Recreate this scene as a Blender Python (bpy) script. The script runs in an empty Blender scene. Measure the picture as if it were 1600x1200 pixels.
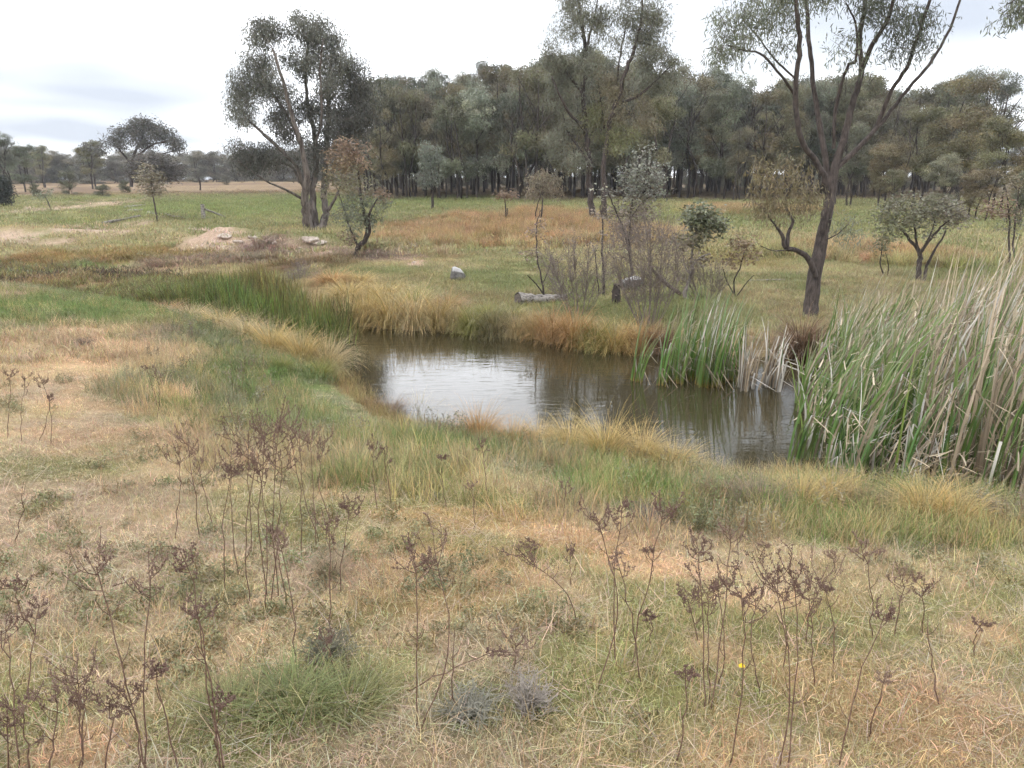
import bpy, math, random
import numpy as np
from mathutils import Vector

R = math.radians
rng = np.random.default_rng(7)
random.seed(7)
sc = bpy.context.scene
COL = sc.collection

# ------------------------------------------------------------------ camera
FPX = 1215.0                      # focal length in photo pixels (1600 wide)
CAMZ = 2.9
PITCH = R(13.9)
cam_d = bpy.data.cameras.new('camera')
cam = bpy.data.objects.new('camera', cam_d)
COL.objects.link(cam)
cam.location = (0, 0, CAMZ)
cam.rotation_euler = (R(90) - PITCH, 0, 0)
cam_d.sensor_width = 36.0
cam_d.lens = 36.0 * FPX / 1600.0
cam_d.clip_start = 0.05
cam_d.clip_end = 6000
sc.camera = cam

# ------------------------------------------------------------------ world: overcast sky
SUN_EL, SUN_AZ = R(52), R(215)
world = bpy.data.worlds.new('World')
sc.world = world
world.use_nodes = True
nt = world.node_tree
nt.nodes.clear()
N = nt.nodes.new
L = nt.links.new
out = N('ShaderNodeOutputWorld')
bg = N('ShaderNodeBackground')
bg.inputs['Strength'].default_value = 0.1
sky = N('ShaderNodeTexSky')
sky.sky_type = 'NISHITA'
sky.sun_disc = False
sky.sun_elevation = SUN_EL
sky.sun_rotation = SUN_AZ
sky.air_density = 1.0
sky.dust_density = 2.0
tc = N('ShaderNodeTexCoord')
sep = N('ShaderNodeSeparateXYZ')
L(tc.outputs['Generated'], sep.inputs[0])
mz = N('ShaderNodeMath'); mz.operation = 'MAXIMUM'; mz.inputs[1].default_value = 0.0
L(sep.outputs['Z'], mz.inputs[0])
az_ = N('ShaderNodeMath'); az_.operation = 'ADD'; az_.inputs[1].default_value = 0.10
L(mz.outputs[0], az_.inputs[0])
dx = N('ShaderNodeMath'); dx.operation = 'DIVIDE'
dy = N('ShaderNodeMath'); dy.operation = 'DIVIDE'
L(sep.outputs['X'], dx.inputs[0]); L(az_.outputs[0], dx.inputs[1])
L(sep.outputs['Y'], dy.inputs[0]); L(az_.outputs[0], dy.inputs[1])
cmb = N('ShaderNodeCombineXYZ')
L(dx.outputs[0], cmb.inputs[0]); L(dy.outputs[0], cmb.inputs[1])
mp = N('ShaderNodeMapping'); mp.inputs['Location'].default_value = (6.0, 10.0, 0)
L(cmb.outputs[0], mp.inputs[0])
cn = N('ShaderNodeTexNoise'); cn.inputs['Scale'].default_value = 0.42
cn.inputs['Detail'].default_value = 3; cn.inputs['Roughness'].default_value = 0.5
L(mp.outputs[0], cn.inputs['Vector'])
cr = N('ShaderNodeValToRGB')
cr.color_ramp.elements[0].position = 0.33; cr.color_ramp.elements[0].color = (0.235, 0.255, 0.29, 1)
cr.color_ramp.elements[1].position = 0.55; cr.color_ramp.elements[1].color = (0.93, 0.95, 1.0, 1)
_e = cr.color_ramp.elements.new(0.47); _e.color = (0.37, 0.385, 0.405, 1)
L(cn.outputs['Fac'], cr.inputs['Fac'])
cs = N('ShaderNodeVectorMath'); cs.operation = 'SCALE'; cs.inputs['Scale'].default_value = 21.0
L(cr.outputs['Color'], cs.inputs[0])
mxs = N('ShaderNodeMix'); mxs.data_type = 'RGBA'; mxs.inputs['Factor'].default_value = 0.93
L(sky.outputs[0], mxs.inputs['A']); L(cs.outputs[0], mxs.inputs['B'])
L(mxs.outputs['Result'], bg.inputs['Color'])
L(bg.outputs[0], out.inputs['Surface'])

sun_d = bpy.data.lights.new('sun', 'SUN')
sun_d.energy = 1.2
sun_d.angle = R(11)
sun_d.color = (1.0, 0.96, 0.9)
sun = bpy.data.objects.new('sun', sun_d)
COL.objects.link(sun)
sdir = Vector((math.sin(SUN_AZ) * math.cos(SUN_EL), math.cos(SUN_AZ) * math.cos(SUN_EL), math.sin(SUN_EL)))
sun.rotation_euler = sdir.to_track_quat('Z', 'Y').to_euler()
sun.location = (0, -20, 40)

vs = sc.view_settings
vs.view_transform = 'Standard'
vs.look = 'None'
vs.gamma = 1.0
vs.exposure = 0.68
sc.render.engine = 'CYCLES'
cy = sc.cycles
cy.use_denoising = True
cy.max_bounces = 4
cy.diffuse_bounces = 2
cy.glossy_bounces = 2
cy.transmission_bounces = 3
cy.transparent_max_bounces = 4
cy.sample_clamp_indirect = 6
cy.use_adaptive_sampling = True
cy.adaptive_threshold = 0.05
try:
    cy.denoising_prefilter = 'ACCURATE'
except Exception:
    pass

# ------------------------------------------------------------------ numeric helpers
CAM = np.array([0, 0, CAMZ])
FWD = np.array([0, math.cos(PITCH), -math.sin(PITCH)])
UPV = np.array([0, math.sin(PITCH), math.cos(PITCH)])
RIGHT = np.array([1.0, 0, 0])

def ray(px, py):
    return RIGHT * ((px - 800) / FPX) + FWD + UPV * ((600 - py) / FPX)

def atY(px, py, Y):
    d = ray(px, py)
    return CAM + d * (Y / d[1])

def atZ(px, py, z):
    d = ray(px, py)
    return CAM + d * ((z - CAMZ) / d[2])

def smooth(a, b, x):
    t = np.clip((x - a) / (b - a), 0, 1)
    return t * t * (3 - 2 * t)

_tab = np.random.default_rng(99).random((256, 256))

def vnoise(x, y, s):
    x = np.asarray(x, float) / s + 53.7
    y = np.asarray(y, float) / s + 91.3
    xi = np.floor(x).astype(int); yi = np.floor(y).astype(int)
    fx = x - xi; fy = y - yi
    fx = fx * fx * (3 - 2 * fx); fy = fy * fy * (3 - 2 * fy)
    a = _tab[xi & 255, yi & 255]; b = _tab[(xi + 1) & 255, yi & 255]
    c = _tab[xi & 255, (yi + 1) & 255]; d = _tab[(xi + 1) & 255, (yi + 1) & 255]
    return (a * (1 - fx) + b * fx) * (1 - fy) + (c * (1 - fx) + d * fx) * fy

def fbm(x, y, s, o=3):
    v = 0; a = 0.5; t = 0
    for k in range(o):
        v = v + a * vnoise(x + 17.3 * k, y - 9.1 * k, s / 2 ** k); t += a; a *= 0.55
    return v / t

# ------------------------------------------------------------------ terrain
NEAR_PX = [(2600, 900), (1900, 815), (1600, 792), (1400, 765), (1250, 750), (1130, 752), (1060, 730), (960, 712), (850, 698), (760, 690),
           (680, 682), (610, 660), (556, 620), (528, 584), (490, 545), (400, 522), (300, 502), (200, 484), (100, 468), (-100, 455), (-500, 440)]
FAR_PX = [(2600, 590), (1900, 575), (1600, 565), (1240, 560), (1010, 548), (900, 541), (830, 528), (740, 522), (640, 514), (560, 510),
          (450, 468), (330, 440), (200, 430), (100, 424), (-100, 418), (-500, 412)]
NEARP = np.array([atZ(a, b, 0)[:2] for a, b in NEAR_PX])
FARP = np.array([atZ(a, b, 0)[:2] for a, b in FAR_PX])

def pdist(x, y, P):
    best = np.full(np.shape(x), 1e9)
    for a, b in zip(P[:-1], P[1:]):
        e = b - a
        t = np.clip(((x - a[0]) * e[0] + (y - a[1]) * e[1]) / (e @ e), 0, 1)
        d = np.hypot(x - a[0] - t * e[0], y - a[1] - t * e[1])
        best = np.minimum(best, d)
    return best

def icurve(P, x):
    o = np.argsort(P[:, 0])
    return np.interp(x, P[o, 0], P[o, 1])

def gauss(x, y, c, sx, sy, rot=0):
    dx = x - c[0]; dy = y - c[1]
    cr_, sr_ = math.cos(rot), math.sin(rot)
    u = (dx * cr_ + dy * sr_) / sx; v = (-dx * sr_ + dy * cr_) / sy
    return np.exp(-(u * u + v * v))

MOUNDS = []     # filled below: (cx, cy, sx, sy, rot, h)

def side(x, y):
    yn = icurve(NEARP, x); yf = icurve(FARP, x)
    return y < yn, y > yf

def height(x, y):
    x = np.asarray(x, float); y = np.asarray(y, float)
    wob = (fbm(x, y, 0.9, 2) - 0.5) * 0.5
    isn, isf = side(x, y)
    dn = pdist(x, y, NEARP); df = pdist(x, y, FARP)
    zn = np.interp(dn + wob * smooth(0, 1, dn), [0, .4, 1.4, 3, 5, 8, 12, 40], [0, .17, .46, .78, 1.02, 1.26, 1.40, 1.6])
    zf = np.interp(df + wob * smooth(0, 1, df), [0, .25, .8, 3, 8], [0, .16, .27, .36, .4]) + 0.031 * np.maximum(0, y - 17.5 - 0.25 * np.maximum(0, -x - 4)) * smooth(0, 9, df)
    zf = np.where(y > 220, zf - 0.02 * (y - 220), zf)
    zf = np.maximum(zf, np.where(y > 220, 6.0, -9))
    bed = -np.minimum(0.6, 0.5 * np.minimum(dn, df))
    swamp = smooth(-3.2, -4.6, x)
    bed = bed * (1 - swamp) + (0.05 + 0.1 * fbm(x, y, 1.5, 2)) * swamp * smooth(0, .5, np.minimum(dn, df)) 
    z = np.where(isn, zn, np.where(isf, zf, bed))
    z = z + np.where(isn | isf, (fbm(x, y, 2.3, 3) - 0.5) * 0.14 * smooth(0.3, 2.5, np.minimum(dn, df)), 0)
    for (cx, cy_, sx, sy, rot, h) in MOUNDS:
        z = z + h * gauss(x, y, (cx, cy_), sx, sy, rot) * (0.7 + 0.6 * fbm(x, y, sx * .4, 3))
    return z

def hit(px, py, far=400.0):
    d = ray(px, py)
    t = np.concatenate([np.linspace(1, 30, 900), np.geomspace(30.1, far, 900)])
    p = CAM[None] + d[None] * t[:, None]
    h = height(p[:, 0], p[:, 1])
    below = np.nonzero(p[:, 2] <= h)[0]
    k = below[0] if len(below) else len(t) - 1
    q = p[k].copy(); q[2] = h[k]
    return q

def H1(x, y):
    return float(height(np.array([x]), np.array([y]))[0])

# eroded banks and mounds on the far side
NEWM = []
for px, py, rx, ry, h in [(345, 386, 2.0, .7, .8), (415, 391, 1.6, .6, .6), (470, 392, 1.7, .55, .7), (560, 402, 2.3, .6, .45), (620, 405, 1.2, .6, .15),
                          (20, 372, 3.2, 1.3, .5), (70, 380, 2.4, 1.0, .25), (110, 345, 4.0, 1.6, .6), (240, 352, 4.5, 1.5, .5), (300, 365, 3.0, 1.0, .3),
                          (130, 318, 5, 2.0, .5), (90, 305, 5, 2, .4)]:
    q = hit(px, py)
    NEWM.append((q[0], q[1] + .3, rx, ry, 0.12, h))
MOUNDS += NEWM

# ------------------------------------------------------------------ colour zones (world-space ellipses)
ZONES = []      # (cx, cy, sx, sy, colour, strength)

def zone(px, py, rx, ry, col, k=1.0):
    c = hit(px, py)
    wx = rx * c[1] / FPX
    a = hit(px, py - ry); b = hit(px, py + ry)
    wy = max(0.15, abs(a[1] - b[1]) / 2)
    ZONES.append((c[0], c[1], wx, wy, np.array(col), k))

STRAW = np.array((.405, .32, .195)); OLIVE = np.array((.17, .175, .065)); PINKY = np.array((.33, .255, .185)); SOIL = np.array((.50, .32, .19))
GREEN = np.array((.125, .18, .055)); LUSH = np.array((.13, .21, .05)); PAST = np.array((.205, .215, .095)); PTAN = np.array((.33, .285, .155))
SEDGE = np.array((.33, .23, .12)); CLAY = np.array((.52, .40, .32)); GREYG = np.array((.19, .2, .12)); RUST = np.array((.27, .14, .06))

def lerp(a, b, t):
    return a + (b - a) * t[..., None]

def ground_colour(x, y):
    x = np.asarray(x, float); y = np.asarray(y, float)
    isn, isf = side(x, y)
    dn = pdist(x, y, NEARP); df = pdist(x, y, FARP)
    n1 = fbm(x, y, 1.7, 3); n2 = fbm(x + 40, y + 11, 0.55, 3); n3 = fbm(x - 23, y + 70, 3.5, 3); n4 = fbm(x + 5, y - 31, .9, 3)
    # near side
    c = np.broadcast_to(STRAW, x.shape + (3,)).copy()
    c = lerp(c, OLIVE * 1.1, smooth(.41, .60, .6 * n1 + .4 * n2) * .85)
    c = lerp(c, PINKY, smooth(.52, .68, n4) * .7)
    c = lerp(c, SOIL, smooth(.68, .76, n3 * .5 + n2 * .5) * .45)
    band = smooth(3.3, 2.3, dn + (n1 - .5) * 1.6 + .7 * smooth(-4.5, -6.5, x)) * smooth(0.0, .5, dn)
    c = lerp(c, lerp(np.broadcast_to(GREEN, c.shape), GREYG, smooth(.4, .65, n2)), band * .9)
    # far side
    cf = lerp(np.broadcast_to(PTAN, c.shape).copy(), PAST, smooth(.42, .68, n3 * .6 + n1 * .4))
    cf = lerp(cf, PAST, smooth(36, 46, y) * .7)
    cf = lerp(cf, STRAW, smooth(1.6, .6, df) * .7)
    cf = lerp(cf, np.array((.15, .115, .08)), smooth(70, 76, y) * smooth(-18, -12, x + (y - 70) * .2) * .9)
    brown = smooth(88, 100, y) * smooth(-10, -18, x + (y - 70) * .2)
    cf = lerp(cf, lerp(np.broadcast_to(np.array((.19, .135, .09)), c.shape), np.array((.27, .205, .125)), smooth(.35, .65, fbm(x, y, 9, 3))), brown)
    mud = np.array((.09, .07, .045))
    c = np.where(isn[..., None], c, np.where(isf[..., None], cf, mud))
    for (cx, cy_, sx, sy, col, k) in ZONES:
        jx = (n1 - .5) * sx * .9; jy = (n2 - .5) * sy * .9
        g = ((x - cx + jx) / sx) ** 2 + ((y - cy_ + jy) / sy) ** 2
        c = lerp(c, col, smooth(1.35, .5, g) * k)
    v = .86 + .28 * fbm(x, y, .35, 2)
    return np.clip(c * v[..., None], 0, 1)

# near field
for z in [(130, 548, 200, 32, (.43, .325, .205), .9), (60, 580, 120, 20, (.42, .31, .19), .7), (262, 618, 48, 11, (.58, .43, .27), .95), (130, 570, 70, 9, (.52, .37, .23), .85), (60, 512, 120, 6, (.52, .38, .24), .8), (180, 640, 130, 8, (.48, .34, .22), .6), (560, 775, 90, 8, (.5, .37, .24), .7), (880, 835, 110, 9, (.52, .37, .23), .75), (330, 880, 60, 14, (.45, .32, .22), .6), (1480, 1080, 80, 20, (.47, .33, .22), .6), (620, 985, 80, 20, (.42, .31, .21), .6), (160, 1190, 50, 12, (.52, .36, .22), .8), (1130, 1020, 60, 14, (.46, .32, .21), .6),
          (1060, 890, 130, 18, (.54, .36, .22), .8), (1200, 940, 90, 12, (.5, .35, .22), .7), (1530, 990, 60, 16, (.5, .35, .22), .7), (1330, 875, 250, 40, STRAW, .7),
          (750, 815, 180, 22, (.40, .27, .14), .7), (950, 850, 140, 20, (.40, .26, .14), .7),
          (70, 725, 130, 30, OLIVE * .9, .7), (390, 790, 110, 40, OLIVE, .6), (500, 1065, 130, 45, OLIVE, .8), (300, 930, 90, 40, OLIVE, .6),
          (1230, 805, 160, 18, LUSH, .9), (1420, 840, 200, 16, GREEN * 1.1, .7), (980, 780, 120, 20, LUSH, .7), (600, 750, 120, 24, GREEN, .6), (380, 585, 90, 26, GREEN, .8),
          (150, 480, 160, 14, GREEN, .9), (100, 1180, 60, 20, SOIL * .9, .5), (1450, 1130, 200, 60, (.33, .22, .13), .6), (700, 900, 200, 60, (.36, .23, .12), .5),
          (760, 1100, 130, 50, (.17, .18, .10), .6), (200, 690, 160, 30, (.33, .23, .15), .6)]:
    zone(*z)
# far side
for z in [(715, 358, 110, 24, SEDGE, .95), (860, 345, 90, 22, SEDGE, .95), (800, 375, 120, 12, SEDGE * .95, .7), (1000, 370, 110, 14, SEDGE, .7), (1180, 330, 120, 7, SEDGE * 1.05, .8),
          (1320, 395, 110, 14, SEDGE, .7), (1440, 405, 90, 12, SEDGE, .7), (1150, 405, 70, 16, (.24, .2, .08), .7), (1240, 350, 110, 16, PAST, .8),
          (400, 322, 190, 16, PAST * (.95, 1.04, .9), .8), (700, 315, 120, 8, PAST * (.95, 1.04, .9), .7),
          (345, 382, 66, 15, CLAY, .97), (430, 388, 66, 11, CLAY, .95), (520, 394, 60, 9, CLAY * .95, .95), (610, 404, 50, 6, CLAY * .8, .9), (450, 396, 90, 4, (.17, .125, .10), .8), (565, 404, 60, 3, (.16, .12, .10), .8), (395, 387, 34, 9, CLAY * 1.1, .9), (480, 380, 40, 7, CLAY * 1.15, .95), (460, 388, 70, 9, CLAY * .9, .85), (560, 397, 60, 6, CLAY * .6, .8), (650, 412, 22, 5, CLAY * 1.1, .9), (420, 378, 40, 5, (.2, .15, .12), .7),
          (20, 370, 60, 9, CLAY * .95, .9), (90, 379, 50, 5, CLAY, .8), (150, 360, 60, 4, CLAY * .9, .7), (200, 352, 40, 3, CLAY, .7), (125, 325, 40, 4, CLAY, .7), (110, 315, 40, 4, CLAY, .6),
          (620, 445, 120, 20, (.25, .21, .10), .5), (750, 470, 120, 14, (.24, .19, .10), .6),
          (150, 405, 190, 12, (.25, .185, .075), .9), (320, 409, 140, 8, (.24, .18, .125), .9), (480, 416, 80, 8, (.21, .145, .08), .9), (60, 425, 90, 8, GREYG, .8), (150, 418, 60, 5, (.14, .2, .06), .7),
          (50, 447, 90, 8, (.33, .23, .12), .7)]:
    zone(*z)

# ------------------------------------------------------------------ materials
MATS = {}

def newmat(name):
    m = bpy.data.materials.new(name)
    m.use_nodes = True
    n = m.node_tree
    n.nodes.clear()
    o = n.nodes.new('ShaderNodeOutputMaterial')
    MATS[name] = m
    return m, n, o

def mul(n, a, b):
    x = n.nodes.new('ShaderNodeMix'); x.data_type = 'RGBA'; x.blend_type = 'MULTIPLY'; x.inputs['Factor'].default_value = 1
    n.links.new(a, x.inputs['A']); n.links.new(b, x.inputs['B'])
    return x.outputs['Result']

def foliage_mat(name, instancer, transl=.25, rough=.55, spec=.25, noise=False):
    m, n, o = newmat(name)
    a = n.nodes.new('ShaderNodeAttribute'); a.attribute_name = 'tint'; a.attribute_type = 'GEOMETRY'
    if instancer:
        b = n.nodes.new('ShaderNodeAttribute'); b.attribute_name = 'col'; b.attribute_type = 'INSTANCER'
    else:
        b = n.nodes.new('ShaderNodeObjectInfo')
    c = mul(n, a.outputs['Color'], b.outputs['Color'])
    p = n.nodes.new('ShaderNodeBsdfPrincipled')
    p.inputs['Roughness'].default_value = rough
    p.inputs['Specular IOR Level'].default_value = spec
    t = n.nodes.new('ShaderNodeBsdfTranslucent')
    mx = n.nodes.new('ShaderNodeMixShader'); mx.inputs[0].default_value = transl
    n.links.new(c, p.inputs['Base Color']); n.links.new(c, t.inputs['Color'])
    n.links.new(p.outputs[0], mx.inputs[1]); n.links.new(t.outputs[0], mx.inputs[2])
    n.links.new(mx.outputs[0], o.inputs['Surface'])
    return m

M_GRASS = foliage_mat('grass_blades', True, .25, .6, .2)
M_BLADE = foliage_mat('reed_blades', False, .22, .5, .3)
M_LEAF = foliage_mat('gum_leaves', False, .2, .5, .35)

def solid_mat(name, c1, c2, scale=(4, 4, 4), nscale=3.0, rough=.85, bump=.3, detail=8, ramp=(.35, .65), third=None, coord='Object'):
    m, n, o = newmat(name)
    tcx = n.nodes.new('ShaderNodeTexCoord')
    mpx = n.nodes.new('ShaderNodeMapping'); mpx.inputs['Scale'].default_value = scale
    n.links.new(tcx.outputs[coord], mpx.inputs[0])
    no = n.nodes.new('ShaderNodeTexNoise'); no.inputs['Scale'].default_value = nscale; no.inputs['Detail'].default_value = detail
    no.inputs['Roughness'].default_value = .65
    n.links.new(mpx.outputs[0], no.inputs['Vector'])
    r = n.nodes.new('ShaderNodeValToRGB')
    r.color_ramp.elements[0].position = ramp[0]; r.color_ramp.elements[0].color = (*c1, 1)
    r.color_ramp.elements[1].position = ramp[1]; r.color_ramp.elements[1].color = (*c2, 1)
    if third:
        e = r.color_ramp.elements.new(min(.95, ramp[1] + .12)); e.color = (*third, 1)
    n.links.new(no.outputs['Fac'], r.inputs['Fac'])
    p = n.nodes.new('ShaderNodeBsdfPrincipled')
    p.inputs['Roughness'].default_value = rough
    p.inputs['Specular IOR Level'].default_value = .2
    b = n.nodes.new('ShaderNodeBump'); b.inputs['Strength'].default_value = bump; b.inputs['Distance'].default_value = .03
    n.links.new(no.outputs['Fac'], b.inputs['Height']); n.links.new(b.outputs[0], p.inputs['Normal'])
    n.links.new(r.outputs['Color'], p.inputs['Base Color'])
    n.links.new(p.outputs[0], o.inputs['Surface'])
    return m

M_BARK = solid_mat('dark_rough_bark', (.035, .028, .025), (.12, .098, .088), (5, 5, 1.2), 4, .9, .8)
M_BARKF = solid_mat('grove_bark', (.03, .024, .021), (.085, .07, .06), (3, 3, .5), 4, .9, .5)
M_BARKG = solid_mat('pale_gum_bark', (.06, .048, .042), (.20, .172, .152), (2.5, 2.5, .5), 2.5, .8, .5, ramp=(.38, .6))
M_BARKP = solid_mat('pale_branch_bark', (.17, .14, .125), (.32, .29, .27), (4, 4, 1), 3, .8, .4)
M_TWIG = solid_mat('twig_bark', (.085, .062, .052), (.20, .155, .135), (6, 6, 2), 4, .85, .3)
M_WEED = solid_mat('dry_weed_stem', (.10, .058, .042), (.21, .135, .10), (9, 9, 9), 6, .8, .2)
M_SEED = solid_mat('dry_seed_head', (.12, .072, .055), (.26, .175, .145), (30, 30, 30), 8, .9, .4)
M_WOOD = solid_mat('weathered_grey_wood', (.05, .043, .038), (.36, .33, .30), (1.2, 7, 7), 3, .85, .7, ramp=(.36, .56))
M_ROCK = solid_mat('pale_granite', (.10, .095, .088), (.34, .325, .30), (3, 3, 3), 2.2, .9, .8, third=(.62, .6, .58))
M_TWIG2 = solid_mat('grey_twig_bark', (.13, .105, .092), (.27, .225, .20), (6, 6, 2), 4, .85, .3)
M_CLAYR = solid_mat('pale_clay_stone', (.36, .28, .23), (.66, .58, .52), (3, 3, 3), 2.2, .95, .8)
M_CUT = solid_mat('cut_end_wood', (.05, .042, .036), (.17, .14, .12), (6, 6, 6), 5, .9, .5)

def white_top(mat):
    n = mat.node_tree
    p = [q for q in n.nodes if q.type == 'BSDF_PRINCIPLED'][0]
    src = p.inputs['Base Color'].links[0].from_socket
    g = n.nodes.new('ShaderNodeNewGeometry'); sp = n.nodes.new('ShaderNodeSeparateXYZ'); n.links.new(g.outputs['Normal'], sp.inputs[0])
    no = [q for q in n.nodes if q.type == 'TEX_NOISE'][0]
    ad = n.nodes.new('ShaderNodeMath'); ad.operation = 'MULTIPLY_ADD'; ad.inputs[1].default_value = .5
    n.links.new(no.outputs['Fac'], ad.inputs[0]); n.links.new(sp.outputs['Z'], ad.inputs[2])
    mr = n.nodes.new('ShaderNodeMapRange'); mr.inputs['From Min'].default_value = .8; mr.inputs['From Max'].default_value = 1.1
    n.links.new(ad.outputs[0], mr.inputs['Value'])
    mx = n.nodes.new('ShaderNodeMix'); mx.data_type = 'RGBA'; mx.inputs['B'].default_value = (.42, .41, .40, 1)
    n.links.new(mr.outputs[0], mx.inputs['Factor']); n.links.new(src, mx.inputs['A']); n.links.new(mx.outputs['Result'], p.inputs['Base Color'])
    return mat
M_ROCKW = white_top(solid_mat('lichen_topped_rock', (.06, .056, .052), (.2, .19, .175), (3, 3, 3), 2.2, .9, .8))

# ground: colour attribute for what grows where, noise for grain and litter
m, n, o = newmat('paddock_ground')
a = n.nodes.new('ShaderNodeAttribute'); a.attribute_name = 'tint'
tcx = n.nodes.new('ShaderNodeTexCoord')
n1 = n.nodes.new('ShaderNodeTexNoise'); n1.inputs['Scale'].default_value = 14; n1.inputs['Detail'].default_value = 10; n1.inputs['Roughness'].default_value = .75
n.links.new(tcx.outputs['Object'], n1.inputs['Vector'])
n2 = n.nodes.new('ShaderNodeTexNoise'); n2.inputs['Scale'].default_value = 2.2; n2.inputs['Detail'].default_value = 8; n2.inputs['Roughness'].default_value = .7
n.links.new(tcx.outputs['Object'], n2.inputs['Vector'])
r1 = n.nodes.new('ShaderNodeValToRGB')
r1.color_ramp.elements[0].position = .3; r1.color_ramp.elements[0].color = (.6, .58, .55, 1)
r1.color_ramp.elements[1].position = .7; r1.color_ramp.elements[1].color = (1.2, 1.2, 1.2, 1)
n.links.new(n1.outputs['Fac'], r1.inputs['Fac'])
r2 = n.nodes.new('ShaderNodeValToRGB')
r2.color_ramp.elements[0].position = .3; r2.color_ramp.elements[0].color = (.82, .8, .74, 1)
r2.color_ramp.elements[1].position = .7; r2.color_ramp.elements[1].color = (1.15, 1.1, 1.08, 1)
n.links.new(n2.outputs['Fac'], r2.inputs['Fac'])
c = mul(n, mul(n, a.outputs['Color'], r1.outputs['Color']), r2.outputs['Color'])
p = n.nodes.new('ShaderNodeBsdfPrincipled'); p.inputs['Roughness'].default_value = .95; p.inputs['Specular IOR Level'].default_value = .1
b = n.nodes.new('ShaderNodeBump'); b.inputs['Strength'].default_value = .7; b.inputs['Distance'].default_value = .05
n.links.new(n1.outputs['Fac'], b.inputs['Height']); n.links.new(b.outputs[0], p.inputs['Normal'])
n.links.new(c, p.inputs['Base Color']); n.links.new(p.outputs[0], o.inputs['Surface'])
M_GROUND = m

m, n, o = newmat('murky_pond_water')
p = n.nodes.new('ShaderNodeBsdfPrincipled')
p.inputs['Base Color'].default_value = (.040, .034, .017, 1)
p.inputs['Roughness'].default_value = .03
p.inputs['IOR'].default_value = 1.36
tcx = n.nodes.new('ShaderNodeTexCoord')
mpx = n.nodes.new('ShaderNodeMapping'); mpx.inputs['Scale'].default_value = (.55, 2.2, 1); mpx.inputs['Rotation'].default_value = (0, 0, R(-8))
n.links.new(tcx.outputs['Object'], mpx.inputs[0])
n1 = n.nodes.new('ShaderNodeTexNoise'); n1.inputs['Scale'].default_value = 3.2; n1.inputs['Detail'].default_value = 3; n1.inputs['Roughness'].default_value = .5; n1.inputs['Distortion'].default_value = .4
n.links.new(mpx.outputs[0], n1.inputs['Vector'])
n2 = n.nodes.new('ShaderNodeTexNoise'); n2.inputs['Scale'].default_value = .35; n2.inputs['Detail'].default_value = 2
n.links.new(tcx.outputs['Object'], n2.inputs['Vector'])
rr = n.nodes.new('ShaderNodeMapRange'); rr.inputs['From Min'].default_value = .35; rr.inputs['From Max'].default_value = .65; rr.inputs['To Min'].default_value = .25; rr.inputs['To Max'].default_value = 1
n.links.new(n2.outputs['Fac'], rr.inputs['Value'])
mm = n.nodes.new('ShaderNodeMath'); mm.operation = 'MULTIPLY'
n.links.new(n1.outputs['Fac'], mm.inputs[0]); n.links.new(rr.outputs[0], mm.inputs[1])
b = n.nodes.new('ShaderNodeBump'); b.inputs['Strength'].default_value = .4; b.inputs['Distance'].default_value = .014
n.links.new(mm.outputs[0], b.inputs['Height']); n.links.new(b.outputs[0], p.inputs['Normal'])
n.links.new(p.outputs[0], o.inputs['Surface'])
M_WATER = m

def flat_mat(name, c, rough=.7):
    m, n, o = newmat(name)
    p = n.nodes.new('ShaderNodeBsdfPrincipled'); p.inputs['Base Color'].default_value = (*c, 1); p.inputs['Roughness'].default_value = rough
    n.links.new(p.outputs[0], o.inputs['Surface'])
    return m
M_YELLOW = flat_mat('yellow_petal', (.85, .62, .02))
M_GSTEM = flat_mat('green_flower_stem', (.12, .17, .05))

# ------------------------------------------------------------------ mesh helpers
def mesh(name, V, F, mat, tint=None, smooth_=True):
    """V (n,3); F list of arrays, each (m,3) or (m,4)."""
    me = bpy.data.meshes.new(name)
    V = np.asarray(V, np.float32).reshape(-1, 3)
    if not isinstance(F, list):
        F = [F]
    F = [np.asarray(f, np.int32) for f in F if len(f)]
    me.vertices.add(len(V)); me.vertices.foreach_set('co', V.ravel())
    li = np.concatenate([f.ravel() for f in F]) if F else np.zeros(0, np.int32)
    ln = np.concatenate([np.full(len(f), f.shape[1], np.int32) for f in F]) if F else np.zeros(0, np.int32)
    st = np.concatenate([[0], np.cumsum(ln)[:-1]]).astype(np.int32) if len(ln) else ln
    me.loops.add(len(li)); me.loops.foreach_set('vertex_index', li)
    me.polygons.add(len(ln)); me.polygons.foreach_set('loop_start', st)
    try:
        me.polygons.foreach_set('loop_total', ln)
    except Exception:
        pass
    if smooth_:
        me.polygons.foreach_set('use_smooth', np.ones(len(ln), bool))
    me.update(calc_edges=True)
    if tint is not None:
        at = me.attributes.new('tint', 'FLOAT_COLOR', 'POINT')
        t = np.ones((len(V), 4), np.float32); t[:, :3] = tint
        at.data.foreach_set('color', t.ravel())
    me.materials.append(mat)
    return me

def obj(name, me, parent=None, loc=(0, 0, 0)):
    o = bpy.data.objects.new(name, me)
    COL.objects.link(o)
    o.location = loc
    if parent is not None:
        o.parent = parent
    return o

def thing(name, label, cat, loc, group=None, rotz=0):
    o = bpy.data.objects.new(name, None)
    COL.objects.link(o)
    o.location = loc; o.rotation_euler = (0, 0, rotz)
    o.empty_display_size = .2
    return tag(o, label, cat, group)

def tag(o, label, cat, group=None, kind=None):
    o['label'] = label
    if cat: o['category'] = cat
    if group: o['group'] = group
    if kind: o['kind'] = kind
    return o

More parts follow.
